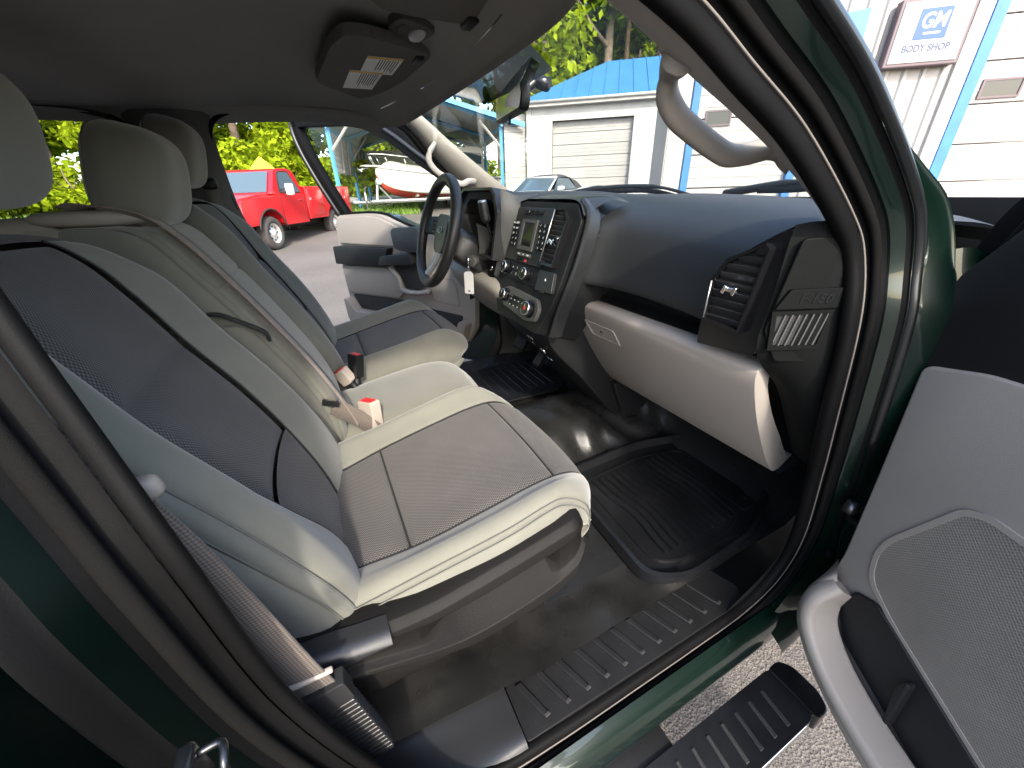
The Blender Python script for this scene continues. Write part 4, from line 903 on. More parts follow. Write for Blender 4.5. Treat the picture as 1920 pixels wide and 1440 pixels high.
obj('storage_lid', prismgeo(SF, rpoly([(.068,.064),(.068,.124),(.150,.126),(.162,.068)], .005), .0, .012, .003), 'plastic_satin', stack, smooth=False)
obj('lid_mark', lathegeo(Fr(SF(.115,.100,.0122), SF.a, SF.b), [(.004,0),(.004,.0004),(0,.0004)], 12), 'key_mark', stack)
obj('lid_catch', prismgeo(SF, rpoly([(.108,.062),(.108,.070),(.128,.071),(.128,.062)], .002), .010, .016, .001), 'plastic_gloss', stack, smooth=False)
# climate panel below
clim = obj('climate_panel', prismgeo(SF, rpoly([(-.130,.004),(-.122,.034),(-.09,.046),(.10,.040),(.124,.014),(.116,-.026),(.06,-.036),(-.10,-.022)], .010), -.01, .012, .004), 'silver_grey', truck, smooth=False)
knob(-.092,.014,.020, z=.012, parent=clim); knob(.078,.004,.024, z=.012, parent=clim)
obj('dial_mark', lathegeo(Fr(SF(.078,.004,.0345), SF.a, SF.b), [(.007,0),(.007,.0006),(0,.0006)], 12), 'red_light', clim)
for i in range(4):
    for j in range(2):
        b = obj('button', prismgeo(SF, rpoly([(-.060+i*.026,-.002-j*.019+.010),(-.036+i*.026,-.002-j*.019+.010),(-.036+i*.026,.014-j*.019+.010),(-.060+i*.026,.014-j*.019+.010)], .002, 3), .011, .016, .001, 1), 'plastic_gloss', clim, smooth=False)
        obj('button_marks', prismgeo(SF, [(-.052+i*.026,.009-j*.019),(-.044+i*.026,.009-j*.019),(-.044+i*.026,.0115-j*.019),(-.052+i*.026,.0115-j*.019)], .016, .0163, 0), 'key_mark', clim, smooth=False)
# lower console going down to the hump: black, rounded, with the power sockets
lp = curve([(0,.600,1.125),(0,.602,1.060),(0,.650,.995),(0,.735,.905),(0,.82,.80),(0,.885,.722),(0,.94,.690)], 30)[:, 1:]
lower = obj('lower_console', prismgeo(GF, [tuple(p) for p in lp]+[(1.12,.70),(1.12,1.15)], -.19, .118, .012, 3), 'plastic_black', truck, smooth=True, sharp=40)
PF = Fr((-.03,.632,1.008), (1,0,0), (0,-.55,.80))
obj('power_socket', lathegeo(Fr(PF(.055,-.012,.002), PF.a, PF.b), [(.014,0),(.014,.006),(.010,.006),(.010,.001),(0,.001)], 18), 'chrome', lower)
obj('power_socket_cap', lathegeo(Fr(PF(-.005,.004,.002), PF.a, PF.b), [(.014,0),(.014,.006),(.0,.007)], 18), 'plastic_gloss', lower)
obj('socket_marks', textgeo(Fr(PF(-.002,.030,.0015), PF.a, PF.b), '12V 180W', .010, 0, .0003), 'key_mark', lower, smooth=False)
obj('bright_tab', boxgeo((.06,-.052,.004), (.030,.008,.003), .001, PF), 'chrome', lower)
obj('console_bracket', prismgeo(Fr((0,0,0),(0,1,0),(0,0,1)), [(.86,.86),(.93,.70),(1.0,.69),(1.02,.88)], .03, .145, .006), 'plastic_black', lower, smooth=False)

# driver side: knee panel, cluster, column, wheel, shifter, ignition
obj('knee_panel', surfgeo(Surf([[(-.74,y+.03,z),(-.60,y,z),(-.45,y-.004,z),(-.30,y,z),(-.20,y+.012,z-.012),(-.155,y+.03,z-.03)] for y, z in ((.62,1.232),(.555,1.205),(.540,1.175),(.570,1.115),(.625,1.055),(.68,1.005),(.72,.985))]), 30, 24), 'plastic_grey_dark', dash)
CF = Fr((-.41,.575,1.38), (1,0,0), (0,.18,.98))
co = [(-.225,-.105),(-.225,.05),(-.185,.105),(-.14,.128),(.14,.128),(.178,.108),(.214,.050),(.214,-.105)]
ci = [(x*.93, y*.93) for x, y in co]
clu = obj('instrument_hood', [framegeo(CF, co, ci, -.16, .0)], 'plastic_satin', truck, smooth=False)
obj('hood_liner', framegeo(CF, [(x*.955,y*.955) for x, y in co], [(x*.72,y*.72) for x, y in co], -.145, -.020), 'seam_dark', clu, smooth=False)
fun = []
k = len(co); Vv = [CF(x*.93,y*.93,-.004) for x, y in co]+[CF(x*.74,y*.70,-.12) for x, y in co]
obj('hood_inside', (Vv, [(i,(i+1)%k,k+(i+1)%k,k+i) for i in range(k)]), 'plastic_black', clu, smooth=False)
obj('gauge_panel', prismgeo(CF, [(x*.80,y*.80) for x, y in co], -.125, -.118, 0), 'screen_glass', clu, smooth=False)
for x in (-.10,.0,.10):
    obj('gauge', framegeo(CF, circ(.052 if x else .03, 24), circ(.049 if x else .028, 24), -.118, -.114), 'silver_trim', clu, smooth=False)
obj('gauge_marks', textgeo(Fr(CF(.10,-.01,-.116), CF.a, CF.b), 'OD/OFF', .012, 0, .0003), 'key_mark', clu, smooth=False)
# dark gap filler between hood and stack, outer driver vent
obj('hood_shoulder', surfgeo(Surf([[(-.20,.60,1.50),(-.19,.66,1.478),(-.22,.76,1.482)],[(-.195,.596,1.42),(-.180,.64,1.42),(-.17,.70,1.42)],[(-.20,.59,1.32),(-.19,.62,1.30),(-.18,.66,1.28)],[(-.22,.57,1.22),(-.20,.60,1.20),(-.19,.64,1.19)]]), 14, 10), 'plastic_soft', dash)
DVF = Fr((-.685,.635,1.335), (.96,.28,0), (0,.1,.99))
obj('vent_pod', prismgeo(DVF, rpoly([(-.055,-.10),(-.06,.06),(-.04,.105),(.055,.10),(.06,-.10)], .01), -.12, 0, .004), 'plastic_satin', dash, smooth=False)
vent(DVF, [(-.040,-.07),(-.042,.050),(-.028,.080),(.036,.078),(.040,-.07)], .007, 8, truck, depth=.016)
obj('dash_end_panel', surfgeo(Surf([[(-.745,.66,z),(-.775,.70,z),(-.80,.76,z)] for z in (1.44,1.3,1.15,1.0)]), 8, 6), 'plastic_black', dash)
# column
AX = nrm((.02,.82,-.52)); WC = np.array([-.41,.430,1.362])
colm = obj('steering_column', sweepgeo([WC+AX*t for t in (.055,.07,.12,.19,.26,.34)], rpoly([(-.075,-.062),(.075,-.062),(.082,.03),(.055,.062),(-.055,.062),(-.082,.03)], .02, 4), up=(0,.52,.82), scale=[.75,.9,1,1.0,.98,.9]), 'plastic_satin', truck, sharp=40)
obj('column_cover', surfgeo(Surf([[(-.325,y,z+.055),(-.312,y,z+.03),(-.310,y,z-.03),(-.325,y,z-.065)] for y, z in ((.555,1.335),(.60,1.315),(.65,1.285),(.69,1.26))]), 12, 12), 'silver_grey', colm)
ig = Fr((-.312,.522,1.262), (.8,.6,0), (0,.1,1))
if np.dot(ig.n, (1,-1,0)) < 0: ig = Fr(ig.o, -ig.a, ig.b)
obj('ignition_bezel', lathegeo(ig, [(.021,-.02),(.021,.0),(.018,.002),(.013,.002),(.013,-.002),(0,-.002)], 22), 'silver_grey', colm, sharp=40)
obj('column_boot', sweepgeo([(-.265,.612,1.20),(-.262,.606,1.25),(-.258,.598,1.30),(-.255,.592,1.33)], circ(.030, 14, .036, .8), up=(0,1,0), scale=[1.2,1.1,.8,.45]), 'rubber', colm)
sp = curve([(-.258,.606,1.24),(-.255,.597,1.298),(-.252,.583,1.352),(-.250,.570,1.385),(-.250,.562,1.41)], 24)
sh_ = obj('gear_lever', tubegeo(sp, .0065, 10), 'plastic_gloss', truck)
obj('lever_grip', tubegeo(curve([(-.250,.566,1.395),(-.250,.560,1.425),(-.250,.554,1.462)], 12), [.010,.014]+[.0165]*9+[.015], 16), 'leather_black', sh_)
obj('grip_cap', lathegeo(Fr((-.250,.5535,1.463),(1,0,0),(0,.95,.12)), [(.0155,-.003),(.0155,.002),(.012,.004),(0,.004)], 18), 'silver_trim', sh_)
# steering wheel
SWF = Fr(WC, (1,0,0), (0,.315,.949)); RW = .186
rim = [SWF(RW*math.cos(t), RW*math.sin(t), 0) for t in np.linspace(0, 2*math.pi, 96, endpoint=False)]
wheel = obj('steering_wheel', sweepgeo(rim, circ(.0175, 14, .0195), up=tuple(SWF.n), closed=True), 'leather_black', truck)
hubp = rpoly([(-.062,.052),(-.045,.068),(.045,.068),(.062,.052),(.060,-.030),(.042,-.070),(-.042,-.070),(-.060,-.030)], .02, 5)
hubo = obj('airbag_cover', prismgeo(SWF, hubp, -.065, -.012, .012, 4), 'silver_grey', wheel, sharp=40)
for o_, l_ in ((-1, 0), (1, 0)):
    obj('spoke', sweepgeo(curve([SWF(o_*.045,.022,-.040), SWF(o_*.10,.026,-.034), SWF(o_*.150,.020,-.018), SWF(o_*.178,.016,-.004)], 16), rpoly([(-.010,-.034),(.010,-.034),(.010,.034),(-.010,.034)], .006), up=tuple(SWF.b)), 'plastic_black', wheel, sharp=40)
    for k in range(2):
        obj('switch_pad', prismgeo(Fr(SWF(o_*.100,.024-k*.032+.008,-.020), SWF.a, SWF.b), rpoly([(-.026,-.013),(.026,-.013),(.024,.013),(-.024,.013)], .004), 0, .005, .0015), 'plastic_gloss', wheel, smooth=False)
        obj('switch_mark', prismgeo(Fr(SWF(o_*.100,.024-k*.032+.008,-.0148), SWF.a, SWF.b), [(-.012,-.003),(.012,-.003),(.012,.003),(-.012,.003)], 0, .0004, 0), 'silver_grey', wheel, smooth=False)
    obj('lower_spoke', sweepgeo(curve([SWF(o_*.034,-.052,-.040), SWF(o_*.045,-.10,-.030), SWF(o_*.055,-.150,-.014), SWF(o_*.060,-.174,-.004)], 16), rpoly([(-.012,-.010),(.012,-.010),(.012,.010),(-.012,.010)], .004), up=tuple(SWF.n)), 'silver_trim', wheel, sharp=40)
obj('emblem', blobgeo(Fr(SWF(0,.012,-.010), SWF.a, SWF.b), .026, .0105, .003, 1, 1, 24, 8), 'badge_blue', wheel)
obj('emblem_ring', tubegeo([SWF(.026*math.cos(t),.012+.0105*math.sin(t),-.0085) for t in np.linspace(0,2*math.pi,32,endpoint=False)], .0011, 5, True), 'chrome', wheel)
obj('emblem_lettering', textgeo(Fr(SWF(0,.012,-.0068), SWF.a, SWF.b), 'Ford', .0125, 0, .0006, shear=.3), 'chrome', wheel, smooth=False)
# pedals
for (px, w, y, z) in ((-.335,.060,.835,.80), (-.47,.10,.80,.83)):
    pf = Fr((px, y, z), (1,0,0), (0,.55,.80))
    pd = obj('pedal', prismgeo(pf, rpoly([(-w/2,-.055 if w < .08 else -.032),(w/2,-.055 if w < .08 else -.032),(w/2,.055 if w < .08 else .032),(-w/2,.055 if w < .08 else .032)], .008), -.012, .004, .003), 'rubber', truck, smooth=False)
    for k in range(7):
        xx = -w/2+.008+k*(w-.016)/6
        obj('pedal_rib', boxgeo((xx,0,.005), (.003,.085 if w < .08 else .05,.003), .0008, pf), 'rubber_grey', pd)
    obj('pedal_arm', tubegeo([pf(0,.05,-.012), pf(0,.16,-.10), pf(0,.30,-.14)], .009, 8), 'metal_dark', pd)
# wipers on the cowl
cow = obj('cowl', surfgeo(Surf([[(x, y-.30*abs(x)**2.2, z-.02*x*x) for x in (-.8,-.5,0,.5,.8)] for y, z in ((1.31,1.420),(1.40,1.40),(1.50,1.375))]), 8, 20), 'plastic_black', truck)
for pts in ([(.70,1.04,1.455),(.55,1.15,1.492),(.35,1.24,1.488),(.10,1.31,1.462)], [(-.05,1.34,1.452),(-.25,1.33,1.487),(-.48,1.24,1.488),(-.62,1.16,1.468)]):
    wi = obj('wiper', tubegeo(curve(pts, 24), [.006]*8+[.009]*8+[.012]*8, 8), 'plastic_black', truck)
    obj('wiper_blade', sweepgeo(curve([(p[0], p[1]-.015, p[2]-.016) for p in pts[:3]]+[(pts[2][0]-.1, pts[2][1]+.02, pts[2][2]-.018)], 24), [(-.004,-.008),(.004,-.008),(.002,.008),(-.002,.008)]), 'rubber', wi)

# ------------------------------------------------------------------ front doors, both swung open
class DoorFr:
    """s runs from the hinge to the latch edge, z up, d out of the trim towards the cabin"""
    def __init__(s, H, th, sg):
        s.H = np.array([H[0], H[1], 0.]); s.d = np.array([sg*math.sin(R(th)), -math.cos(R(th)), 0]); s.n = np.array([-sg*math.cos(R(th)), -math.sin(R(th)), 0]); s.sg = sg
    def __call__(s, a, z, d=0): return s.H+s.d*a+np.array([0,0,z])+s.n*d
    def fr(s):
        f = Fr(s.H, s.d, (0,0,1)); return f if np.dot(f.n, s.n) > 0 else None
def dprism(D, poly, d0, d1, bev=.004, seg=2):
    f = Fr(D.H, D.d, (0,0,1))
    if np.dot(f.n, D.n) > 0: return prismgeo(f, poly, d0, d1, bev, seg)
    return prismgeo(f, poly, -d1, -d0, bev, seg)
def dframe(D, o, i, d0, d1):
    f = Fr(D.H, D.d, (0,0,1)); return framegeo(f, o, i, d0, d1) if np.dot(f.n, D.n) > 0 else framegeo(f, o, i, -d0, -d1)
BELT = [(0,1.26),(.18,1.255),(.42,1.295),(.54,1.318),(.64,1.352),(.72,1.380),(.82,1.390),(1.0,1.386),(1.11,1.378)]
def make_door(D, label, far):
    """door shell + trim panel with arm rest, pull, pockets and speaker"""
    belt = [tuple(p[:2]) for p in curve([(a, b, 0) for a, b in BELT], 24)]
    shell = [(-.02,1.25)]+belt+[(1.15,1.20),(1.165,1.0),(1.165,.75),(1.13,.60),(1.02,.535),(.5,.52),(.1,.53),(.0,.62),(-.02,.8)]
    door = obj('front_door', dprism(D, shell, -.155, -.045, .012, 3), 'paint_green', truck, smooth=False); door['label'] = label
    # trim with its relief laid on a grid: height = how far it stands into the cabin
    trim = [(.085,1.262)]+belt[3:-1]+[(1.105,1.36),(1.135,1.18),(1.14,.95),(1.125,.74),(1.08,.645),(1.0,.612),(.70,.600),(.36,.610),(.18,.66),(.115,.76),(.10,.95),(.10,1.15)]
    obj('door_trim', dprism(D, rpoly(trim, .02, 3), -.05, .0, .006, 3), 'plastic_grey', door, smooth=False)
    # upper pad, set proud and rolled
    up = [(.60,1.318),(.66,1.345),(.74,1.370),(.84,1.378),(1.085,1.368),(1.10,1.22),(.64,1.215),(.615,1.24)]
    obj('upper_pad', dprism(D, rpoly(up, .02, 4), -.01, .016, .010, 4), 'plastic_grey', door, smooth=True, sharp=60)
    # black arm rest band, handle housing, grip
    obj('armrest', dprism(D, rpoly([(.66,1.205),(1.125,1.203),(1.130,1.095),(.70,1.098)], .012, 4), -.01, .055, .014, 4), 'plastic_black', door, smooth=True, sharp=60)
    obj('handle_housing', dprism(D, rpoly([(.43,1.325),(.60,1.318),(.625,1.30),(.615,1.205),(.50,1.185),(.42,1.20),(.40,1.26)], .02, 4), -.01, .042, .012, 4), 'plastic_soft', door, smooth=True, sharp=60)
    obj('release_handle', dprism(D, rpoly([(.49,1.185),(.72,1.160),(.75,1.105),(.48,1.120)], .012, 4), .0, .060, .010, 4), 'plastic_satin', door, smooth=True, sharp=60)
    obj('pull_cavity', dprism(D, rpoly([(.67,1.098),(.46,1.115),(.42,1.00),(.50,.962),(.60,.968),(.62,1.03)], .012, 4), .0, .012, .003), 'seam_dark', door, smooth=False)
    obj('pull_rim', sweepgeo(curve([D(.69,1.09,.02), D(.625,1.03,.03), D(.60,.962,.034), D(.50,.950,.034), D(.40,.965,.026)], 30), circ(.016, 10), up=tuple(D.n)), 'plastic_grey', door)
    # middle pad and map pocket
    mid = [(.72,1.085),(1.120,1.085),(1.112,.905),(.66,.902),(.59,.955),(.625,1.035)]
    obj('middle_pad', dprism(D, rpoly(mid, .02, 4), -.01, .022, .012, 4), 'plastic_grey_dark', door, smooth=True, sharp=60)
    pk = [(1.085,.890),(.64,.888),(.50,.860),(.19,.835),(.215,.755),(.40,.745),(.75,.790),(1.03,.800)]
    obj('map_pocket', dprism(D, rpoly(pk, .015, 4), .0, .010, .003), 'seam_dark', door, smooth=False)
    low = [(1.115,.875),(1.085,.86),(1.03,.792),(.76,.780),(.42,.735),(.22,.742),(.18,.82),(.135,.80),(.17,.685),(.36,.625),(.70,.613),(1.0,.625),(1.075,.66),(1.112,.75)]
    obj('pocket_wall', dprism(D, rpoly(low, .012, 4), -.01, .070, .012, 4), 'plastic_grey', door, smooth=True, sharp=60)
    if far:
        obj('speaker_panel', dframe(D, rpoly([(.425,1.075),(.225,1.040),(.205,.885),(.40,.905)], .02, 5), rpoly([(.415,1.067),(.234,1.034),(.215,.894),(.395,.913)], .018, 5), .0, .004), 'plastic_grey_dark', door, smooth=False)
    # window frame and pane
    fp = curve([D(.02,1.27,-.06), D(.10,1.45,-.02), D(.18,1.56,0), D(.36,1.67,0), D(.52,1.77,0), D(.66,1.838,0), D(.85,1.880,0), D(1.08,1.896,0), D(1.23,1.900,0), D(1.275,1.862,0), D(1.245,1.74,0), D(1.175,1.57,-.02), D(1.09,1.37,-.06)], 90)
    obj('window_frame', sweepgeo(fp, rpoly([(-.050,-.032),(.040,-.032),(.040,.020),(-.050,.028)], .012, 3), up=tuple(D.n)), 'rubber', door, sharp=40)
    obj('frame_seal', tubegeo(fp+D.n*.030, .010, 8), 'plastic_satin', door)
    inner = [D(.03,1.255,-.06), D(.10,1.44,-.03), D(.18,1.55,-.01), D(.36,1.66,-.01), D(.52,1.76,-.01), D(.66,1.83,-.01), D(.85,1.87,-.01), D(1.08,1.88,-.01), D(1.24,1.88,-.01), D(1.235,1.74,-.01), D(1.165,1.57,-.03), D(1.08,1.37,-.06), D(.8,1.36,-.06), D(.5,1.27,-.06)]
    obj('belt_seal', tubegeo(curve([D(a, z+.006, -.045) for a, z in BELT], 40), .009, 6), 'rubber', door)
    return door, inner
DD = DoorFr((-.875,.825), 54, -1)
doorD, inn = make_door(DD, 'open driver door with light grey trim and black arm rest', True)
obj('pane', (np.array(inn), [tuple(range(len(inn)))]), 'glass_side', doorD, smooth=False)
DP = DoorFr((.866,.842), 68, 1)

# passenger door, close to the lens: built from its own relief
door = obj('front_door', dprism(DP, [(-.03,1.24),(.42,1.27),(.62,1.33),(.80,1.37),(1.10,1.36),(1.15,1.20),(1.165,.75),(1.13,.60),(1.02,.535),(.5,.52),(.1,.50),(.02,.56),(-.03,.8)], -.155, -.05, .010, 3), 'paint_green', truck, smooth=False)
door['label'] = 'open passenger door with plain light grey trim'
tp = [(.010,1.225),(.09,1.246),(.16,1.250),(.42,1.262),(.60,1.315),(.80,1.365),(1.10,1.355),(1.13,1.18),(1.14,.80),(1.10,.66),(1.0,.60),(.60,.55),(.35,.50),(.20,.505),(.105,.545),(.055,.60),(.028,.68),(.035,.82),(.025,1.0)]
obj('door_trim', dprism(DP, rpoly(tp, .012, 3), -.05, .0, .010, 4), 'plastic_grey', door, smooth=True, sharp=50)
spk_o = rpoly([(.080,.872),(.086,.915),(.148,1.052),(.175,1.066),(.26,1.06),(.44,1.00),(.46,.80),(.36,.690),(.155,.775),(.092,.815)], .02, 5)
spk_i = rpoly([(.088,.873),(.094,.912),(.154,1.043),(.177,1.056),(.258,1.051),(.43,.993),(.45,.804),(.358,.700),(.158,.783),(.100,.821)], .02, 5)
sp_ = obj('speaker_panel', dframe(DP, spk_o, spk_i, -.001, .0036), 'plastic_grey', door, smooth=False)
weave('speaker_mesh', (.165,.150,.135), (.235,.213,.19), .0058, bump=.5, sheen=0, soft=.7, rough=.6)
obj('speaker_mesh', ([DP(a, z, .0022) for a, z in spk_i], [tuple(range(len(spk_i)))]), 'speaker_mesh', sp_, smooth=False, uv=spk_i)
# lower pocket: rounded lip that stands into the cabin, black bin behind
lipc = curve([DP(.075,.775,.030), DP(.070,.735,.060), DP(.078,.690,.070), DP(.11,.650,.072), DP(.17,.615,.072), DP(.26,.590,.070), DP(.40,.575,.068), DP(.60,.580,.06)], 50)
obj('pocket_lip', sweepgeo(lipc, rpoly([(-.016,-.055),(.016,-.055),(.020,.006),(.0,.016),(-.016,.010)], .008, 4), up=tuple(DP.n)), 'plastic_grey', door, sharp=60)
obj('pocket_bin', dprism(DP, rpoly([(.085,.770),(.125,.790),(.36,.690),(.60,.66),(.60,.575),(.28,.590),(.11,.650),(.080,.700)], .01, 4), .001, .008, .002), 'plastic_black', door, smooth=False)
obj('pocket_divider', dprism(DP, [(.215,.70),(.220,.725),(.228,.725),(.236,.61),(.228,.61)], .004, .022, .003), 'plastic_black', door, smooth=False)
low = obj('lower_trim', surfgeo(Surf([[DP(.035,.80,.005),DP(.025,.73,.006),DP(.030,.66,.006),DP(.07,.585,.004),DP(.15,.53,.004),DP(.30,.495,.004),DP(.6,.52,.004)],[DP(.060,.80,.030),DP(.045,.735,.055),DP(.052,.67,.065),DP(.090,.615,.066),DP(.165,.568,.066),DP(.30,.540,.066),DP(.6,.555,.06)],[DP(.072,.785,.035),DP(.064,.735,.066),DP(.072,.68,.078),DP(.105,.635,.078),DP(.17,.600,.078),DP(.28,.573,.076),DP(.6,.575,.07)]]), 12, 40), 'plastic_grey', door)
# upper black sail panel and window frame
obj('sail_panel', dprism(DP, rpoly([(.005,1.222),(.13,1.240),(.155,1.245),(.19,1.262),(.30,1.50),(.06,1.46),(-.005,1.36)], .012, 4), -.045, -.006, .006, 3), 'plastic_black', door, smooth=True, sharp=50)
fp = curve([DP(-.01,1.26,-.10), DP(-.012,1.36,-.10), DP(.02,1.455,-.098), DP(.12,1.535,-.09), DP(.30,1.62,-.085), DP(.48,1.72,-.09), DP(.64,1.795,-.10), DP(.82,1.838,-.115), DP(1.03,1.852,-.12), DP(1.14,1.848,-.12), DP(1.175,1.80,-.115), DP(1.165,1.70,-.11), DP(1.135,1.55,-.10), DP(1.10,1.36,-.10)], 90)
obj('window_frame', sweepgeo(fp, rpoly([(-.045,-.030),(.030,-.030),(.030,.020),(-.045,.030)], .012, 3), up=tuple(DP.n)), 'rubber', door, sharp=40)
obj('frame_seal', tubegeo(fp+DP.n*.030, .012, 8), 'rubber', door)
obj('frame_seal', tubegeo(fp+DP.n*.002, .020, 8), 'rubber', door)
inner = [DP(.15,1.26,-.10), DP(.26,1.52,-.09), DP(.32,1.60,-.085), DP(.50,1.70,-.095), DP(.66,1.775,-.10), DP(.84,1.815,-.11), DP(1.02,1.825,-.115), DP(1.12,1.82,-.115), DP(1.12,1.60,-.10), DP(1.09,1.36,-.10), DP(.8,1.36,-.10), DP(.5,1.28,-.10)]
obj('pane', (np.array(inner), [tuple(range(len(inner)))]), 'glass_side', door, smooth=False)
obj('belt_seal', tubegeo([DP(.15,1.25,-.04), DP(.42,1.268,-.04), DP(.62,1.328,-.04), DP(.80,1.372,-.04), DP(1.1,1.362,-.04)], .009, 6), 'rubber', door)
# rear driver-side door, also open: frame only shows above the seats
DR = DoorFr((-.88,-.36), 62, -1)
dr = obj('rear_door', dprism(DR, [(0,1.30),(.95,1.36),(.98,.9),(.90,.58),(.1,.56),(0,.7)], -.13, -.03, .01), 'paint_green', truck, smooth=False)
obj('door_trim', dprism(DR, rpoly([(.05,1.29),(.92,1.34),(.94,.9),(.86,.62),(.14,.62),(.06,.75)], .02), -.035, .02, .008), 'plastic_grey', dr, smooth=False)
fq = curve([DR(.01,1.30,-.09), DR(.02,1.55,-.09), DR(.05,1.76,-.09), DR(.14,1.82,-.09), DR(.5,1.83,-.09), DR(.80,1.80,-.09), DR(.92,1.6,-.09), DR(.95,1.36,-.09)], 60)
obj('window_frame', sweepgeo(fq, rpoly([(-.03,-.026),(.03,-.026),(.03,.022),(-.03,.024)], .01, 3), up=tuple(DR.n)), 'paint_black', dr, sharp=40)
pp = [DR(.03,1.30,-.09), DR(.04,1.55,-.09), DR(.07,1.75,-.09), DR(.15,1.80,-.09), DR(.5,1.81,-.09), DR(.79,1.78,-.09), DR(.9,1.6,-.09), DR(.93,1.36,-.09)]
obj('pane', (np.array(pp), [tuple(range(8))]), 'glass_side', dr, smooth=False)

# floor mat: loose rubber tray, a thing of its own
MF = Fr((.475,.815,.614), (1,0,0), (0,1,0))
tray = [(-.235,-.235),(.19,-.255),(.235,-.17),(.22,.10),(.13,.30),(-.20,.31),(-.25,.10)]
mato = tag(empty('floor_mat', (.475,.815,.60)), 'ribbed black rubber floor mat in the passenger footwell', 'floor mat')
def ch(o): o.parent = mato; o.matrix_parent_inverse = Matrix.Translation(mato.location).inverted(); return o
ro = rpoly(tray, .05, 5); ri = rpoly([(x*.86, y*.86) for x, y in tray], .04, 5)
V = [MF(x*1.04,y*1.04,-.008) for x,y in ro]+[MF(x*1.03,y*1.03,.026) for x,y in ro]+[MF(x*.985,y*.985,.028) for x,y in ro]+[MF(x*.94,y*.94,.004) for x,y in ro]+[MF(x,y,.0) for x,y in ri]
k = len(ro); F = [(i*k+j, i*k+(j+1)%k, (i+1)*k+(j+1)%k, (i+1)*k+j) for i in range(4) for j in range(k)]+[tuple(range(4*k, 5*k))]
ch(obj('mat_tray', (V, F), 'mat_rubber', None, sharp=40))
ch(obj('mat_border', framegeo(MF, rpoly([(x*.80,y*.80) for x,y in tray], .04, 5), rpoly([(x*.775,y*.775) for x,y in tray], .04, 5), 0, .004), 'mat_rubber', None, smooth=False))
for i in range(12):
    y = -.150+i*.026
    w0, w1 = -.165, .150
    pts = [MF(w0,y-.004,.002), MF(w0+.09,y,.002), MF(w0+.15,y+.010,.002), MF(w1-.11,y+.010,.002), MF(w1-.05,y,.002), MF(w1,y-.004,.002)]
    ch(obj('ridge', sweepgeo(curve(pts, 26), [(-.004,0),(.004,0),(.0025,.0085),(-.0025,.0085)]), 'mat_rubber', None, sharp=40))
ch(obj('heel_pad', prismgeo(MF, rpoly([(-.165,.165),(.150,.165),(.150,.205),(-.165,.205)], .008), 0, .006, .002), 'mat_rubber', None, smooth=False))
ch(obj('heel_pad', prismgeo(MF, rpoly([(-.150,.212),(.130,.212),(.085,.245),(-.120,.248)], .015), 0, .005, .002), 'mat_rubber', None, smooth=False))
# driver mat
dm = tag(empty('floor_mat', (-.50,.76,.60)), 'scuffed black rubber floor mat in the driver footwell', 'floor mat')
mo = obj('mat_tray', prismgeo(Fr((0,0,0),(1,0,0),(0,1,0)), rpoly([(-.22,-.24),(.18,-.24),(.20,.16),(.12,.26),(-.20,.24)], .04, 4), .012, .026, .004), 'mat_rubber', dm, smooth=False)
for i in range(9):
    obj('ridge', boxgeo((-.02,-.17+i*.042,.028), (.30,.005,.005), .001), 'mat_rubber', dm)
# keys in the ignition with a paper tag
kt = tag(empty('key_tag', (-.300,.508,1.262)), 'white key tag hanging from the ignition key', 'key tag')
def ch(o): o.parent = kt; o.matrix_parent_inverse = Matrix.Translation(kt.location).inverted(); return o
ch(obj('key', [boxgeo((0,.002,.012), (.008,.024,.028), .003, Fr(ig(0,0,.0), ig.a, ig.b)), boxgeo((0,0,.0), (.003,.006,.02), .001, Fr(ig(0,0,.0), ig.a, ig.b))], 'chrome', None))
ch(obj('key_ring', tubegeo([(-.292+.010*math.cos(t)*.6, .500, 1.240+.012*math.sin(t)) for t in np.linspace(0, 2*math.pi, 20, endpoint=False)], .0012, 5, True), 'chrome', None))
TF = Fr((-.290,.497,1.188), (.80,.60,0), (-.05,.02,1))
ch(obj('tag_card', prismgeo(TF, rpoly([(-.020,-.040),(.020,-.040),(.020,.034),(.012,.042),(-.012,.042),(-.020,.034)], .004), -.001, .001, .0003, 1), 'white_paper', None, smooth=False))
ch(obj('tag_print', prismgeo(TF, [(-.004,-.032),(.004,-.032),(.004,-.027),(-.004,-.027)], .001, .0013, 0), 'ink', None, smooth=False))

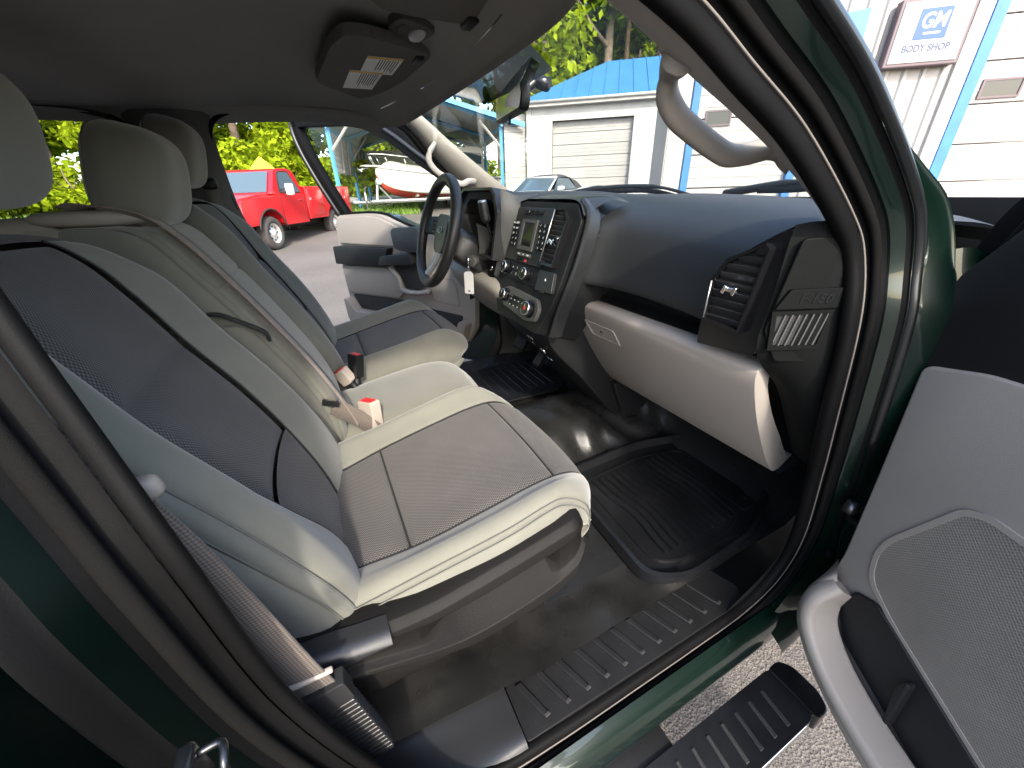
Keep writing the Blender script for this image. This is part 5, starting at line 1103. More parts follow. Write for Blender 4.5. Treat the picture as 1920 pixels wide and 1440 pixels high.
# ------------------------------------------------------------------ the yard: ground, verge, road
CX, CY = 1.09, 0.0                                        # origin of the polar layout below
def ground(x, y):
    d = math.hypot(x-CX, y-CY); k = d-8
    s = math.log1p(math.exp(min(k*1.2, 40)))/1.2 if k < 30 else k
    return .06*min(s, 37)
def pol(az, d):                                           # az in degrees from straight ahead towards the driver side
    a = R(az); return CX-d*math.sin(a), CY+d*math.cos(a)
def at(az, d, z=0.0):
    x, y = pol(az, d); return np.array([x, y, ground(x, y)+z])
def ground_mat(name, c1, c2, scale, fine, cfine, rough=.9, bump=.6, bs=120, bd=.01, big=(1,1)):
    m = bpy.data.materials.new(name); m.use_nodes = True; MATS[name] = m; t = m.node_tree; b = t.nodes['Principled BSDF']
    b.inputs['Roughness'].default_value = rough; b.inputs['Specular IOR Level'].default_value = .25
    tc = t.nodes.new('ShaderNodeTexCoord')
    n1 = t.nodes.new('ShaderNodeTexNoise'); n1.inputs['Scale'].default_value = scale; n1.inputs['Detail'].default_value = 5; t.links.new(tc.outputs['Object'], n1.inputs['Vector'])
    n2 = t.nodes.new('ShaderNodeTexVoronoi'); n2.inputs['Scale'].default_value = fine; t.links.new(tc.outputs['Object'], n2.inputs['Vector'])
    r = t.nodes.new('ShaderNodeValToRGB'); r.color_ramp.elements[0].color = (*c1,1); r.color_ramp.elements[1].color = (*c2,1); r.color_ramp.elements[0].position = .35; r.color_ramp.elements[1].position = .65
    t.links.new(n1.outputs['Fac'], r.inputs[0])
    r2 = t.nodes.new('ShaderNodeValToRGB'); r2.color_ramp.elements[0].color = (*cfine[0],1); r2.color_ramp.elements[1].color = (*cfine[1],1)
    sp = t.nodes.new('ShaderNodeSeparateColor'); t.links.new(n2.outputs['Color'], sp.inputs[0]); t.links.new(sp.outputs[0], r2.inputs[0])
    mx = t.nodes.new('ShaderNodeMix'); mx.data_type = 'RGBA'; mx.blend_type = 'MULTIPLY'; mx.inputs['Factor'].default_value = 1
    t.links.new(r.outputs[0], mx.inputs['A']); t.links.new(r2.outputs[0], mx.inputs['B']); t.links.new(mx.outputs['Result'], b.inputs['Base Color'])
    bp = t.nodes.new('ShaderNodeBump'); bp.inputs['Strength'].default_value = bump; bp.inputs['Distance'].default_value = bd
    t.links.new(n2.outputs['Distance'], bp.inputs['Height']); t.links.new(bp.outputs[0], b.inputs['Normal'])
ground_mat('asphalt', (.115,.107,.102), (.152,.141,.133), .5, 150, ((.62,.60,.58),(1.12,1.08,1.02)), bump=.6, bd=.006)
ground_mat('grass', (.10,.17,.018), (.16,.22,.03), .6, 30, ((.6,.6,.6),(1.3,1.3,1.2)), bump=1.0, bd=.05)
ground_mat('road', (.30,.29,.28), (.36,.35,.34), .7, 60, ((.8,.8,.8),(1.1,1.1,1.1)), bump=.3)
V, F = [], []
rad = [0]+list(np.geomspace(.6, 700, 60)); na = 96
for d in rad:
    for j in range(na):
        x, y = pol(360*j/na, d); V.append((x, y, ground(x, y)))
tag(obj('ground', (V, gridfaces(len(rad), na, True)), 'asphalt'), 'grey asphalt yard sloping up to the verge', 'ground', kind='structure')
def sector(name, az0, az1, d0, d1, lift, m, n=50, k=24):
    V = []
    for i in range(n):
        az = az0+(az1-az0)*i/(n-1); a0 = d0(az) if callable(d0) else d0; a1 = d1(az) if callable(d1) else d1
        for j in range(k):
            d = a0+(a1-a0)*(j/(k-1))**1.3; V.append(at(az, d, lift))
    return obj(name, (V, gridfaces(n, k)), m)
tag(sector('grass_verge', 60, 150, lambda a: 20.5-2.2*math.sin(R((a-75)*2.2))+(4 if a < 76 else 0), 120, .012, 'grass'), 'bright green grass verge beyond the asphalt', 'grass', kind='structure')
tag(sector('road', 58, 97, lambda a: 24.5+.03*(a-80), lambda a: 29.5+.05*(a-80), .030, 'road'), 'pale grey road running behind the boat', 'road', kind='structure')

# grass blades along the verge, uncountable
V, F = [], []
for i in range(16000):
    az = random.uniform(76, 124); d = 18.6+random.random()**1.6*14
    if 24.3 < d < 29.8 and az < 97: continue
    x, y = pol(az, d); z = ground(x, y)+.01; h = random.uniform(.06, .22); a = random.uniform(0, 6.28); w = .03
    o = len(V); V += [(x-w*math.cos(a), y-w*math.sin(a), z), (x+w*math.cos(a), y+w*math.sin(a), z), (x+random.uniform(-.08,.08), y+random.uniform(-.08,.08), z+h)]; F.append((o, o+1, o+2))
mat('grass_blade', (.11,.19,.02), .7, var=.3, vscale=.8)
tag(obj('grass_blades', (V, F), 'grass_blade', smooth=False), 'loose blades of the green verge', 'grass', kind='stuff')

# ------------------------------------------------------------------ trees
def leafmat(name, c, c2, tr=.45):
    m = bpy.data.materials.new(name); m.use_nodes = True; MATS[name] = m; t = m.node_tree; t.nodes.clear()
    o = t.nodes.new('ShaderNodeOutputMaterial'); g = t.nodes.new('ShaderNodeNewGeometry'); r = t.nodes.new('ShaderNodeValToRGB')
    r.color_ramp.elements[0].color = (*c,1); r.color_ramp.elements[1].color = (*c2,1)
    t.links.new(g.outputs['Random Per Island'], r.inputs[0])
    d = t.nodes.new('ShaderNodeBsdfDiffuse'); tl = t.nodes.new('ShaderNodeBsdfTranslucent'); mx = t.nodes.new('ShaderNodeMixShader'); mx.inputs[0].default_value = tr
    t.links.new(r.outputs[0], d.inputs[0]); t.links.new(r.outputs[0], tl.inputs[0]); t.links.new(d.outputs[0], mx.inputs[1]); t.links.new(tl.outputs[0], mx.inputs[2]); t.links.new(mx.outputs[0], o.inputs[0])
leafmat('leaf_bright', (.15,.225,.008), (.33,.40,.02)); leafmat('leaf_mid', (.09,.165,.010), (.22,.30,.02)); leafmat('leaf_pine', (.07,.12,.014), (.19,.25,.03), .4)
mat('bark', (.13,.10,.075), .9, bump=1, bscale=8, var=.3, vscale=4, bdist=.03); mat('bark_pine', (.22,.15,.10), .9, bump=1, bscale=9, var=.3, vscale=5, bdist=.03)
def leafcloud(centres, n, size, rng, flat=.5):
    """n leaf-shaped faces spread through clumps (x, y, z, r, rz)"""
    C = np.array(centres); w = C[:, 3]**2; idx = rng.choice(len(C), n, p=w/w.sum())
    p = rng.normal(size=(n, 3)); p /= np.linalg.norm(p, axis=1, keepdims=True); rr = rng.random(n)**.45
    P = C[idx, :3]+p*rr[:, None]*np.stack([C[idx, 3], C[idx, 3], C[idx, 4]], 1)
    nn = p*.6+rng.normal(size=(n, 3))*.6+np.array([0,0,flat]); nn /= np.linalg.norm(nn, axis=1, keepdims=True)
    a = np.cross(nn, rng.normal(size=(n, 3))); a /= np.linalg.norm(a, axis=1, keepdims=True); b = np.cross(nn, a)
    s = size*rng.uniform(.55, 1.3, n)[:, None]
    V = np.stack([P-a*s, P+b*s*.55-a*s*.1+nn*s*.1, P+a*s, P-b*s*.55-a*s*.1+nn*s*.1], 1).reshape(-1, 3)
    return V, [(4*i, 4*i+1, 4*i+2, 4*i+3) for i in range(n)]
def trunkgeo(h, r, rng, limbs=7, lean=.3):
    g = []; p = [np.array([0,0,-.3])]
    for k in range(1, 8): p.append(np.array([lean*math.sin(k*.7)*.5, lean*math.cos(k*.9)*.4, h*k/7]))
    g.append(tubegeo(curve(p, 20), np.linspace(r, r*.22, 20), 8))
    for k in range(limbs):
        t = rng.uniform(.35, .9); q = p[int(t*7)]; a = rng.uniform(0, 6.28); L = h*rng.uniform(.18, .36)
        e = q+np.array([math.cos(a)*L, math.sin(a)*L, L*.55]); g.append(tubegeo(curve([q, (q+e)/2+np.array([0,0,-.1]), e], 8), np.linspace(r*.38, r*.08, 8), 6))
    return g
def make_tree(kind, seed):
    rng = np.random.default_rng(seed)
    root = empty({'broadleaf': 'broadleaf_tree', 'pine': 'pine_tree', 'shrub': 'shrub'}[kind])
    if kind == 'broadleaf':
        h = 11; cl = []
        for k in range(46):
            t = rng.uniform(.08, 1); a = rng.uniform(0, 6.28); q = 3.6*math.sin(math.pi*min(1, t*.80+.16))**.7*rng.uniform(.45, 1)
            r = rng.uniform(.65, 1.35); cl.append((q*math.cos(a), q*math.sin(a), .8+t*h, r, r*.62))
        obj('trunk', trunkgeo(h*.9, .22, rng, 12), 'bark', root); obj('crown', leafcloud(cl, 8500, .16, rng, .7), 'leaf_bright' if seed % 2 else 'leaf_mid', root, smooth=False)
    elif kind == 'pine':
        h = 20; cl = []
        for k in range(40):
            t = rng.uniform(.22, 1); a = rng.uniform(0, 6.28); q = (2.9*(1.12-t))*rng.uniform(.35, 1)+.2; r = rng.uniform(.5, 1.05)
            cl.append((q*math.cos(a), q*math.sin(a), t*h, r, r*.5))
        obj('trunk', trunkgeo(h, .24, rng, 16, .15), 'bark_pine', root); obj('crown', leafcloud(cl, 7000, .19, rng, .9), 'leaf_pine', root, smooth=False)
    else:
        cl = [(rng.normal()*.9, rng.normal()*.9, abs(rng.normal())*.8+.35, rng.uniform(.4, .85), rng.uniform(.35, .6)) for k in range(16)]
        obj('trunk', trunkgeo(1.6, .06, rng, 6), 'bark', root); obj('crown', leafcloud(cl, 2600, .13, rng, .6), 'leaf_bright', root, smooth=False)
    return root
def place(root, first, loc, rz, sc, label, cat, group):
    if first: o = root
    else:
        o = root.copy(); COL.objects.link(o)
        for c_ in root.children:
            q = c_.copy(); COL.objects.link(q); q.parent = o
    o.location = loc; o.rotation_euler = (0, 0, rz); o.scale = (sc, sc, sc*random.uniform(.92, 1.1)); tag(o, label, cat, group); return o
protos = {k: [make_tree(k, s) for s in ss] for k, ss in dict(broadleaf=(11,12,13), pine=(21,22), shrub=(31,32)).items()}
used = set()
def plant(kind, i, az, d, sc, label, group):
    r = protos[kind][i % len(protos[kind])]; f = r.name not in used; used.add(r.name)
    place(r, f, tuple(at(az, d)), random.uniform(0, 6.28), sc*(1.3 if kind == 'broadleaf' else 1), label, {'broadleaf': 'tree', 'pine': 'tree', 'shrub': 'shrub'}[kind], group)
for i, (az, d, sc, lb) in enumerate([
    (118,31,1.0,'broadleaf tree at the far left edge, behind the passenger head rest'),(113.5,34,1.1,'broadleaf tree filling the left rear window, second from the edge'),
    (110,30,.95,'bright broadleaf tree in the rear window left of the centre head rest'),(105.5,36,1.15,'broadleaf tree behind the centre seat head rest'),
    (101.5,32,1.0,'broadleaf tree between the head rests and the pillar'),(97.5,35,1.1,'broadleaf tree just right of the driver side pillar'),
    (95,30,.95,'yellow green tree above the hood of the red truck'),(91.5,33,1.1,'broadleaf tree straight behind the cab of the red truck'),
    (88.3,31,1.0,'tree behind the bed of the red truck'),(84.5,36,1.1,'darker tree left of the carport post'),(81,38,1.0,'tree behind the bow of the boat'),
    (59,34,1.35,'leafy tree close behind the left hip of the blue roof'),(51.5,33,1.4,'leafy tree close behind the ridge of the blue roof'),(46,34,1.4,'leafy tree close behind the right part of the blue roof'),(64,46,1.5,'big broadleaf tree far behind the interior mirror'),(56,44,1.5,'big broadleaf tree far behind the left end of the blue roof'),(49,56,1.7,'big broadleaf tree far behind the pines over the blue roof'),(42,54,1.7,'big broadleaf tree far behind the right end of the blue roof'),
    (76.5,40,1.1,'tree behind the middle of the carport'),(71,42,1.1,'tree showing under the carport roof on the right')]):
    plant('broadleaf', i, az, d, sc, lb, 'trees along the road')
for i, (az, d, sc, lb) in enumerate([(69,40,.95,'pine at the left of the windshield over the carport ridge'),(65,36,.9,'pine above the carport beam left of the mirror'),(61,40,1.0,'pine behind the interior mirror'),
    (57,36,1.0,'pine rising behind the left hip of the blue roof'),(53.5,40,1.1,'tall pine with bare trunk above the blue roof'),(50,35,1.0,'pine above the middle of the blue roof'),
    (46.5,39,1.1,'tall pine at the upper edge of the windshield'),(43,36,1.0,'rightmost pine above the blue roof ridge'),(48.5,46,1.15,'distant pine behind the other pines, over the blue roof')]):
    plant('pine', i, az, d, sc, lb, 'pines behind the garage')
for i, (az, d, sc, lb) in enumerate([(116,25,1.2,'shrub at the far left above the grass'),(112.5,27,1.3,'shrub on the grass left of the centre head rest'),(109,26,1.1,'shrub close to the centre head rest'),
    (96,23,1.2,'shrub left of the red truck hood'),(93.6,24,1.2,'yellow green shrub behind the red truck roof'),(90.2,23.5,1.25,'shrub behind the red truck side window'),(87.6,31,1.5,'shrub behind the red truck bed'),
    (85.2,31,1.4,'shrub right of the driver door frame'),(82.6,32,1.5,'shrub by the road left of the boat'),(80,33,1.5,'shrub under the bow of the boat'),(63.3,27,1.1,'shrub seen between the carport siding and the garage')]):
    plant('shrub', i, az, d, sc, lb, 'shrubs along the verge')

# ------------------------------------------------------------------ buildings
mat('white_metal', (.31,.293,.277), .5, var=.05, vscale=1.5, bump=.1, bscale=40); mat('white_paint', (.35,.336,.32), .6, var=.06, vscale=2, bump=.15, bscale=60)
mat('white_door', (.31,.293,.277), .5, var=.05, vscale=2); mat('block_wall', (.42,.415,.40), .7, bump=.3, bscale=30, var=.06, vscale=3)
mat('blue_roof', (.04,.16,.36), .4, var=.08, vscale=1.2); mat('blue_trim', (.022,.13,.40), .45, var=.12, vscale=5); mat('blue_steel', (.075,.27,.46), .45, var=.1, vscale=3)
mat('roof_under', (.34,.36,.35), .5, metal=.2, var=.15, vscale=.8); mat('window_dark', (.02,.022,.024), .12); mat('sign_white', (.34,.33,.315), .4); mat('sign_frame', (.10,.07,.08), .5)
mat('sign_blue', (.006,.055,.36), .4); mat('sign_ink', (.03,.05,.10), .5); mat('glass_grey', (.10,.13,.15), .1); mat('foil_blue', (.03,.16,.38), .3, var=.4, vscale=6)
def wallframe(perp, az0):
    a = R(az0); u = np.array([-math.sin(a), math.cos(a), 0]); w = np.array([math.cos(a), math.sin(a), 0])
    return Fr(np.array([CX, CY, 0])+u*perp, w, (0,0,1))            # x = along the wall to the right, y = height, z = towards the yard
def seg_door(fr, x0, x1, z0, z1, n, parent, m, win=None, off=0.0):
    """sectional overhead door: each section its own panel with a rolled rib"""
    h = (z1-z0)/n
    dr_ = empty('overhead_door', tuple(fr((x0+x1)/2, z0, 0)), parent)
    dr_.matrix_parent_inverse = Matrix.Translation(parent.location).inverted()
    def ch(o): o.parent = dr_; o.matrix_parent_inverse = (Matrix.Translation(parent.location) @ dr_.matrix_parent_inverse @ Matrix.Translation(dr_.location)).inverted(); return o
    for k in range(n):
        a, b = z0+k*h, z0+(k+1)*h
        g = [prismgeo(fr, [(x0,a+.008),(x1,a+.008),(x1,b-.008),(x0,b-.008)], -.04+off, off, .006, 1)]
        for q in (.33, .66): g.append(prismgeo(fr, [(x0+.02,a+h*q-.012),(x1-.02,a+h*q-.012),(x1-.02,a+h*q+.012),(x0+.02,a+h*q+.012)], off-.01, off+.006, .004, 1))
        ch(obj('door_section', g, m, None, smooth=False))
    if win:
        for (wx0, wx1, wz0, wz1) in win:
            ch(obj('window_frame', framegeo(fr, [(wx0-.025,wz0-.025),(wx1+.025,wz0-.025),(wx1+.025,wz1+.025),(wx0-.025,wz1+.025)], [(wx0,wz0),(wx1,wz0),(wx1,wz1),(wx0,wz1)], off-.01, off+.022), 'sign_frame', None, smooth=False))
            ch(obj('pane', prismgeo(fr, [(wx0,wz0),(wx1,wz0),(wx1,wz1),(wx0,wz1)], off-.01, off+.012, 0), 'window_dark', None, smooth=False))
    return dr_
def thing(name, loc, label, cat, group=None): return tag(empty(name, tuple(loc)), label, cat, group)
def kids(root): 
    def ch(o): o.parent = root; o.matrix_parent_inverse = Matrix.Translation(root.location).inverted(); return o
    return ch

# white garage with blue hip roof
GW = wallframe(17, 51); gz = .35
gar = thing('garage', GW(0,gz,0), 'white garage with a blue hipped metal roof and wide overhead door', 'garage'); ch = kids(gar)
gx0, gx1, ge = -3.10, 3.4, 4.25
for (a, b, c_, d_) in ((gx0,-2.16,gz-.4,ge-.12),(.74,gx1,gz-.4,ge-.12),(-2.16,.74,3.66,ge-.12)):
    ch(obj('wall', prismgeo(GW, [(a,c_),(b,c_),(b,d_),(a,d_)], -.25, 0, 0), 'block_wall', None, smooth=False))
ch(obj('wall', prismgeo(GW, [(gx0,gz-.4),(gx0+.2,gz-.4),(gx0+.2,ge-.12),(gx0,ge-.12)], -7.0, -.25, 0), 'block_wall', None, smooth=False))
ch(obj('wall', prismgeo(GW, [(gx1-.2,gz-.4),(gx1,gz-.4),(gx1,ge-.12),(gx1-.2,ge-.12)], -7.0, -.25, 0), 'block_wall', None, smooth=False))
ch(obj('wall', prismgeo(GW, [(gx0,gz-.4),(gx1,gz-.4),(gx1,ge-.12),(gx0,ge-.12)], -7.2, -7.0, 0), 'block_wall', None, smooth=False))
for k in range(18):
    z = gz+.1+k*.203
    for (a, b) in ((gx0+.01,-2.3),(.86,gx1-.01)):
        if z < ge-.2: ch(obj('course', prismgeo(GW, [(a,z),(b,z),(b,z+.190),(a,z+.190)], -.01, .006, .003, 1), 'block_wall', None, smooth=False))
ch(obj('door_jamb', framegeo(GW, [(-2.30,gz-.4),(.86,gz-.4),(.86,3.80),(-2.30,3.80)], [(-2.16,gz-.4),(.74,gz-.4),(.74,3.66),(-2.16,3.66)], -.28, .03), 'white_paint', None, smooth=False))
ch(obj('corner_post', prismgeo(GW, [(gx0-.04,gz-.4),(gx0+.16,gz-.4),(gx0+.16,ge-.1),(gx0-.04,ge-.1)], -.05, .05, .01), 'white_paint', None, smooth=False))
seg_door(GW, -2.16, .74, gz-.1, 3.66, 9, gar, 'white_door', off=-.18)
ch(obj('fascia', prismgeo(GW, [(gx0-.25,ge-.16),(gx1+.25,ge-.16),(gx1+.25,ge+.02),(gx0-.25,ge+.02)], -.02, .28, .01), 'white_paint', None, smooth=False))
ch(obj('gutter', tubegeo([GW(gx0-.25,ge-.02,.31), GW(gx1+.25,ge-.02,.31)], .05, 8), 'white_paint', None))
rA, rB, rC, rD = GW(gx0-.3,ge,.32), GW(gx1+.3,ge,.32), GW(gx1+.3,ge,-7.5), GW(gx0-.3,ge,-7.5); r1, r2 = GW(-.35,6.05,-3.6), GW(gx1-1.2,6.05,-3.6)
ch(obj('roof', ([rA,rB,rC,rD,r1,r2], [(0,1,5,4),(2,3,4,5),(3,0,4),(1,2,5)]), 'blue_roof', None, smooth=False))
for k in range(15):
    t = k/14; e = rA*(1-t)+rB*t; x = gx0-.3+(gx1-gx0+.6)*t
    top = GW(min(max(x,-.35),gx1-1.2),6.05,-3.6)
    if x < -.35: f_ = (x-(gx0-.3))/(-.35-(gx0-.3)); top = GW(x, ge+(6.05-ge)*f_, .32-3.92*f_)
    elif x > gx1-1.2: f_ = ((gx1+.3)-x)/1.5; top = GW(x, ge+(6.05-ge)*f_, .32-3.92*f_)
    if np.linalg.norm(top-e) > .2: ch(obj('roof_rib', sweepgeo([e+np.array([0,0,.012]), top+np.array([0,0,.012])], [(-.02,-.02),(.02,-.02),(.012,.025),(-.012,.025)]), 'blue_roof', None, smooth=False))

# body shop: ribbed metal wall, two overhead doors, blue corner strips
BW = wallframe(8, 51); bz = .1
shop = thing('body_shop', BW(3,bz,0), 'white ribbed metal body shop with blue door trims', 'building'); ch = kids(shop)
def ribbed(x0, x1, z0, z1, pitch=.23):
    """pressed sheet: flat pans with raised ribs"""
    prof = []; x = x0
    while x < x1-1e-6:
        for dx, d in ((0,0),(.13,0),(.155,.028),(.195,.028),(.22,0)):
            if x+dx <= x1: prof.append((x+dx, d))
        x += pitch
    prof.append((x1, 0)); n = len(prof)
    return [BW(a, z0, d) for a, d in prof]+[BW(a, z1, d) for a, d in prof], gridfaces(2, n)
for (a, b, c_, d_) in ((.95,1.22,bz-.5,4.6),(2.95,4.60,bz-.5,4.6),(1.22,2.95,3.55,4.6),(4.60,9.0,3.9,4.6)):
    ch(obj('siding', ribbed(a, b, c_, d_), 'white_metal', None, smooth=False))
ch(obj('wall', prismgeo(BW, [(.95,bz-.5),(9,bz-.5),(9,4.6),(.95,4.6)], -2.2, -2.0, 0), 'white_metal', None, smooth=False))
ch(obj('wall', prismgeo(BW, [(.90,bz-.5),(.95,bz-.5),(.95,4.6),(.90,4.6)], -2.2, .03, 0), 'white_metal', None, smooth=False))
ch(obj('wall', prismgeo(BW, [(9,bz-.5),(9.05,bz-.5),(9.05,4.6),(9,4.6)], -2.2, .03, 0), 'white_metal', None, smooth=False))
ch(obj('roof', prismgeo(BW, [(.85,4.6),(9.3,4.6),(9.3,4.72),(.85,4.72)], -2.3, .3, .02), 'blue_roof', None, smooth=False))
ch(obj('corner_trim', prismgeo(BW, [(.92,bz-.5),(1.20,bz-.5),(1.20,4.6),(.92,4.6)], -.02, .045, .008), 'white_paint', None, smooth=False))
for (a, b) in ((1.22,1.335),(2.83,2.95),(4.79,4.94)):
    ch(obj('door_trim', prismgeo(BW, [(a,bz-.5),(b,bz-.5),(b,3.7 if b < 4 else 4.1),(a,3.7 if b < 4 else 4.1)], -.1, .06, .006), 'blue_trim', None, smooth=False))
ch(obj('jamb_trim', prismgeo(BW, [(4.60,bz-.5),(4.785,bz-.5),(4.785,4.6),(4.60,4.6)], -.05, .05, .008), 'white_paint', None, smooth=False))
ch(obj('lintel', prismgeo(BW, [(1.22,3.40),(2.95,3.40),(2.95,3.56),(1.22,3.56)], -.1, .058, .006), 'blue_trim', None, smooth=False))
seg_door(BW, 1.335, 2.83, bz-.2, 3.40, 7, shop, 'white_door', win=[(1.49,1.83,2.32,2.49)], off=-.03)
seg_door(BW, 4.94, 8.0, bz-.2, 3.85, 8, shop, 'white_door', win=[(5.07,5.50,2.45,2.63),(6.2,6.63,2.45,2.63)], off=-.03)
ch(obj('poster', prismgeo(BW, [(2.97,3.10),(3.37,3.15),(3.37,3.56),(2.97,3.52)], .028, .04, .003), 'foil_blue', None, smooth=False))
sgn = thing('wall_sign', BW(4.09,2.84,.10), 'square white sign with a blue GM logo and BODY SHOP lettering', 'sign'); ch = kids(sgn)
sq = [(3.66,2.84),(4.535,2.835),(4.525,3.58),(3.665,3.57)]
ch(obj('sign_box', prismgeo(BW, sq, .03, .16, .012), 'sign_frame', None, smooth=False))
ch(obj('sign_face', prismgeo(BW, [(3.70,2.88),(4.497,2.877),(4.488,3.54),(3.705,3.53)], .15, .172, .008), 'sign_white', None, smooth=False))
ch(obj('logo_square', prismgeo(BW, [(3.905,3.125),(4.275,3.125),(4.268,3.452),(3.915,3.448)], .171, .176, 0), 'sign_blue', None, smooth=False))
ch(obj('logo_lettering', textgeo(Fr(BW(4.09,3.315,.176), BW.a, BW.b), 'GM', .225, 0, .003, shear=.12, bold=.006, sx=.86), 'sign_white', None, smooth=False))
ch(obj('logo_underline', prismgeo(BW, [(4.005,3.175),(4.195,3.178),(4.200,3.203),(4.008,3.200)], .176, .179, 0), 'sign_white', None, smooth=False))
ch(obj('sign_lettering', textgeo(Fr(BW(4.095,3.03,.173), BW.a, BW.b), 'BODY SHOP', .108, 0, .003, shear=.0, bold=.0035, sx=.92), 'sign_ink', None, smooth=False))

# open carport: blue steel frame, sheet roof, end siding
CP = wallframe(17, 75)
cp = thing('carport', CP(0,.4,0), 'open carport with light blue steel frame and grey sheet roof', 'carport'); ch = kids(cp)
ez, pz, L = 3.62, 4.60, 9.0
for d in (0, -4.5, -9):
    for x in (-3.1, 3.1):
        ch(obj('post', tubegeo([CP(x,.0,d), CP(x,ez,d)], .075, 4), 'blue_steel', None, smooth=False))
    for s in (-1, 1):
        ch(obj('rafter', tubegeo([CP(s*3.6,ez-.10+.10,d), CP(0,pz,d)], .075, 4), 'blue_steel', None, smooth=False))
        ch(obj('brace', tubegeo([CP(s*3.1,ez-.75,d+.0), CP(s*2.3,ez+.15,d)], .045, 4), 'white_metal', None, smooth=False))
def sheet(s):
    V = []; n = 46
    for i in range(n):
        d = .3-(L+.6)*i/(n-1); z = .03 if i % 2 else .0
        V += [CP(s*3.75,ez+.02+z,d), CP(0,pz+.09+z,d)]
    return V, gridfaces(n, 2)
for s in (-1, 1):
    ch(obj('roof', sheet(s), 'roof_under', None, smooth=False))
    ch(obj('eave_beam', tubegeo([CP(s*3.1,ez-.02,.2), CP(s*3.1,ez-.02,-L-.2)], .06, 4), 'blue_steel', None, smooth=False))
    ch(obj('barge_board', prismgeo(CP, [(s*3.95,ez-.12),(0,pz-.02),(0,pz+.13),(s*3.95,ez+.04)], .29, .36, .01), 'blue_steel', None, smooth=False))
for k in range(7):
    z = 2.30+k*.20
    ch(obj('side_board', boxgeo((-3.12,z,-L/2), (.03,.192,L), .006, CP), 'white_metal', None))
    ch(obj('end_board', boxgeo((0,z,-L-.02), (6.2,.192,.03), .006, CP), 'roof_under', None))
for d in (-1.5,-3,-4.5,-6,-7.5):
    ch(obj('side_strut', tubegeo([CP(-3.06,2.25,d), CP(-3.06,3.6,d-.75)], .03, 4), 'white_metal', None, smooth=False))
for k in range(20):
    z = .35+k*.19
    if z > 3.9: break
    ch(obj('siding_board', prismgeo(CP, [(3.2,z),(4.05 if z < 1.9 or 1 else 3.8,z),(4.05,z+.182),(3.2,z+.182)], .02, .05, .006, 1), 'white_metal', None, smooth=False))

# ------------------------------------------------------------------ vehicles outside
mat('red_paint', (.44,.004,.008), .35, coat=.8, coat_rough=.08, var=.06, vscale=3); mat('tyre', (.045,.040,.036), .85, bump=.5, bscale=40); mat('steel_wheel', (.62,.60,.56), .35, metal=.5)
mat('car_glass', (.06,.09,.11), .06); mat('underbody', (.02,.018,.016), .8); mat('silver_paint', (.55,.57,.58), .3, metal=.3, coat=.8); mat('soft_top', (.04,.035,.037), .8); mat('yellow_sign', (.80,.50,.01), .5)
mat('hull_white', (.55,.55,.49), .3, var=.03); mat('hull_red', (.38,.045,.025), .6, var=.15, vscale=3); mat('galvanised', (.50,.51,.52), .45, metal=.6, var=.1, vscale=3); mat('grey_bumper', (.28,.28,.29), .5)
def wheelpart(parent, o, ax, r, w, m_rim='steel_wheel', holes=8):
    fr = Fr(o, np.cross(ax, (0,0,1)), (0,0,1))
    if np.dot(fr.n, ax) < 0: fr = Fr(o, -fr.a, fr.b)
    wh = obj('wheel', lathegeo(fr, [(r*.60,-w*.5),(r*.80,-w*.52),(r*.94,-w*.45),(r,-w*.30),(r,w*.30),(r*.94,w*.45),(r*.80,w*.52),(r*.62,w*.50),(r*.60,w*.42)], 36, False), 'tyre', parent)
    rim = obj('rim', lathegeo(fr, [(r*.62,w*.48),(r*.60,w*.36),(r*.56,w*.20),(r*.48,w*.10),(r*.44,w*.24),(r*.30,w*.30),(r*.20,w*.28),(r*.17,w*.42),(0,w*.44)], 36, False), m_rim, wh)
    for k in range(holes):
        a = 2*math.pi*k/holes; f2 = Fr(fr(r*.40*math.cos(a), r*.40*math.sin(a), w*.245), fr.a*math.cos(a)+fr.b*math.sin(a), -fr.a*math.sin(a)+fr.b*math.cos(a))
        obj('rim_slot', prismgeo(f2, rpoly([(-r*.05,-r*.075),(r*.05,-r*.085),(r*.05,r*.085),(-r*.05,r*.075)], r*.03), -.01, .012, 0), 'underbody', wh, smooth=False)
    obj('tyre_tread', [framegeo(fr, circ(r*1.006, 36), circ(r*.995, 36), z-.008, z+.008) for z in (-w*.2, 0, w*.2)], 'underbody', wh, smooth=False)
    return wh
def sideprism(parent, name, prof, y0, y1, m, top=None, bev=.02, **k):
    """side profile (x forward, z up) drawn across the width; upper points pulled in by `top`"""
    f = Fr((0,0,0), (1,0,0), (0,0,1)); g = prismgeo(f, prof, -y1, -y0, bev, 2)
    if top:
        z0, z1, s = top; V = [(x, y*(1-s*max(0, min(1, (z-z0)/(z1-z0)))), z) for x, y, z in g[0]]; g = (V, g[1])
    return obj(name, g, m, parent, **k)
_w = at(94.0, 12.3); red = tag(empty('service_truck', (_w[0]-.84*.505, _w[1]-.84*.863, _w[2])), 'red regular cab service truck with utility bed on the asphalt', 'pickup truck')
red.rotation_euler = (0, 0, math.atan2(-.505, .863))
W_ = .98
arch = [(.56*math.cos(t), .40+.56*math.sin(t)) for t in np.linspace(R(170), R(10), 14)]
low_body = [(-1.72,.55),(-.60,.55)]+[(-.54,.62)]+[(x,z) for x, z in arch[1:-1]]+[(.56,.62),(.95,.60),(1.00,.80),(.98,1.10),(.90,1.18),(.30,1.24),(-.45,1.27),(-1.72,1.27)]
sideprism(red, 'cab_body', low_body, -W_, W_, 'red_paint', smooth=False)
sideprism(red, 'hood', [(-.42,1.25),(.90,1.16),(.88,1.20),(.2,1.29),(-.42,1.33)], -.86, .86, 'red_paint', smooth=False)
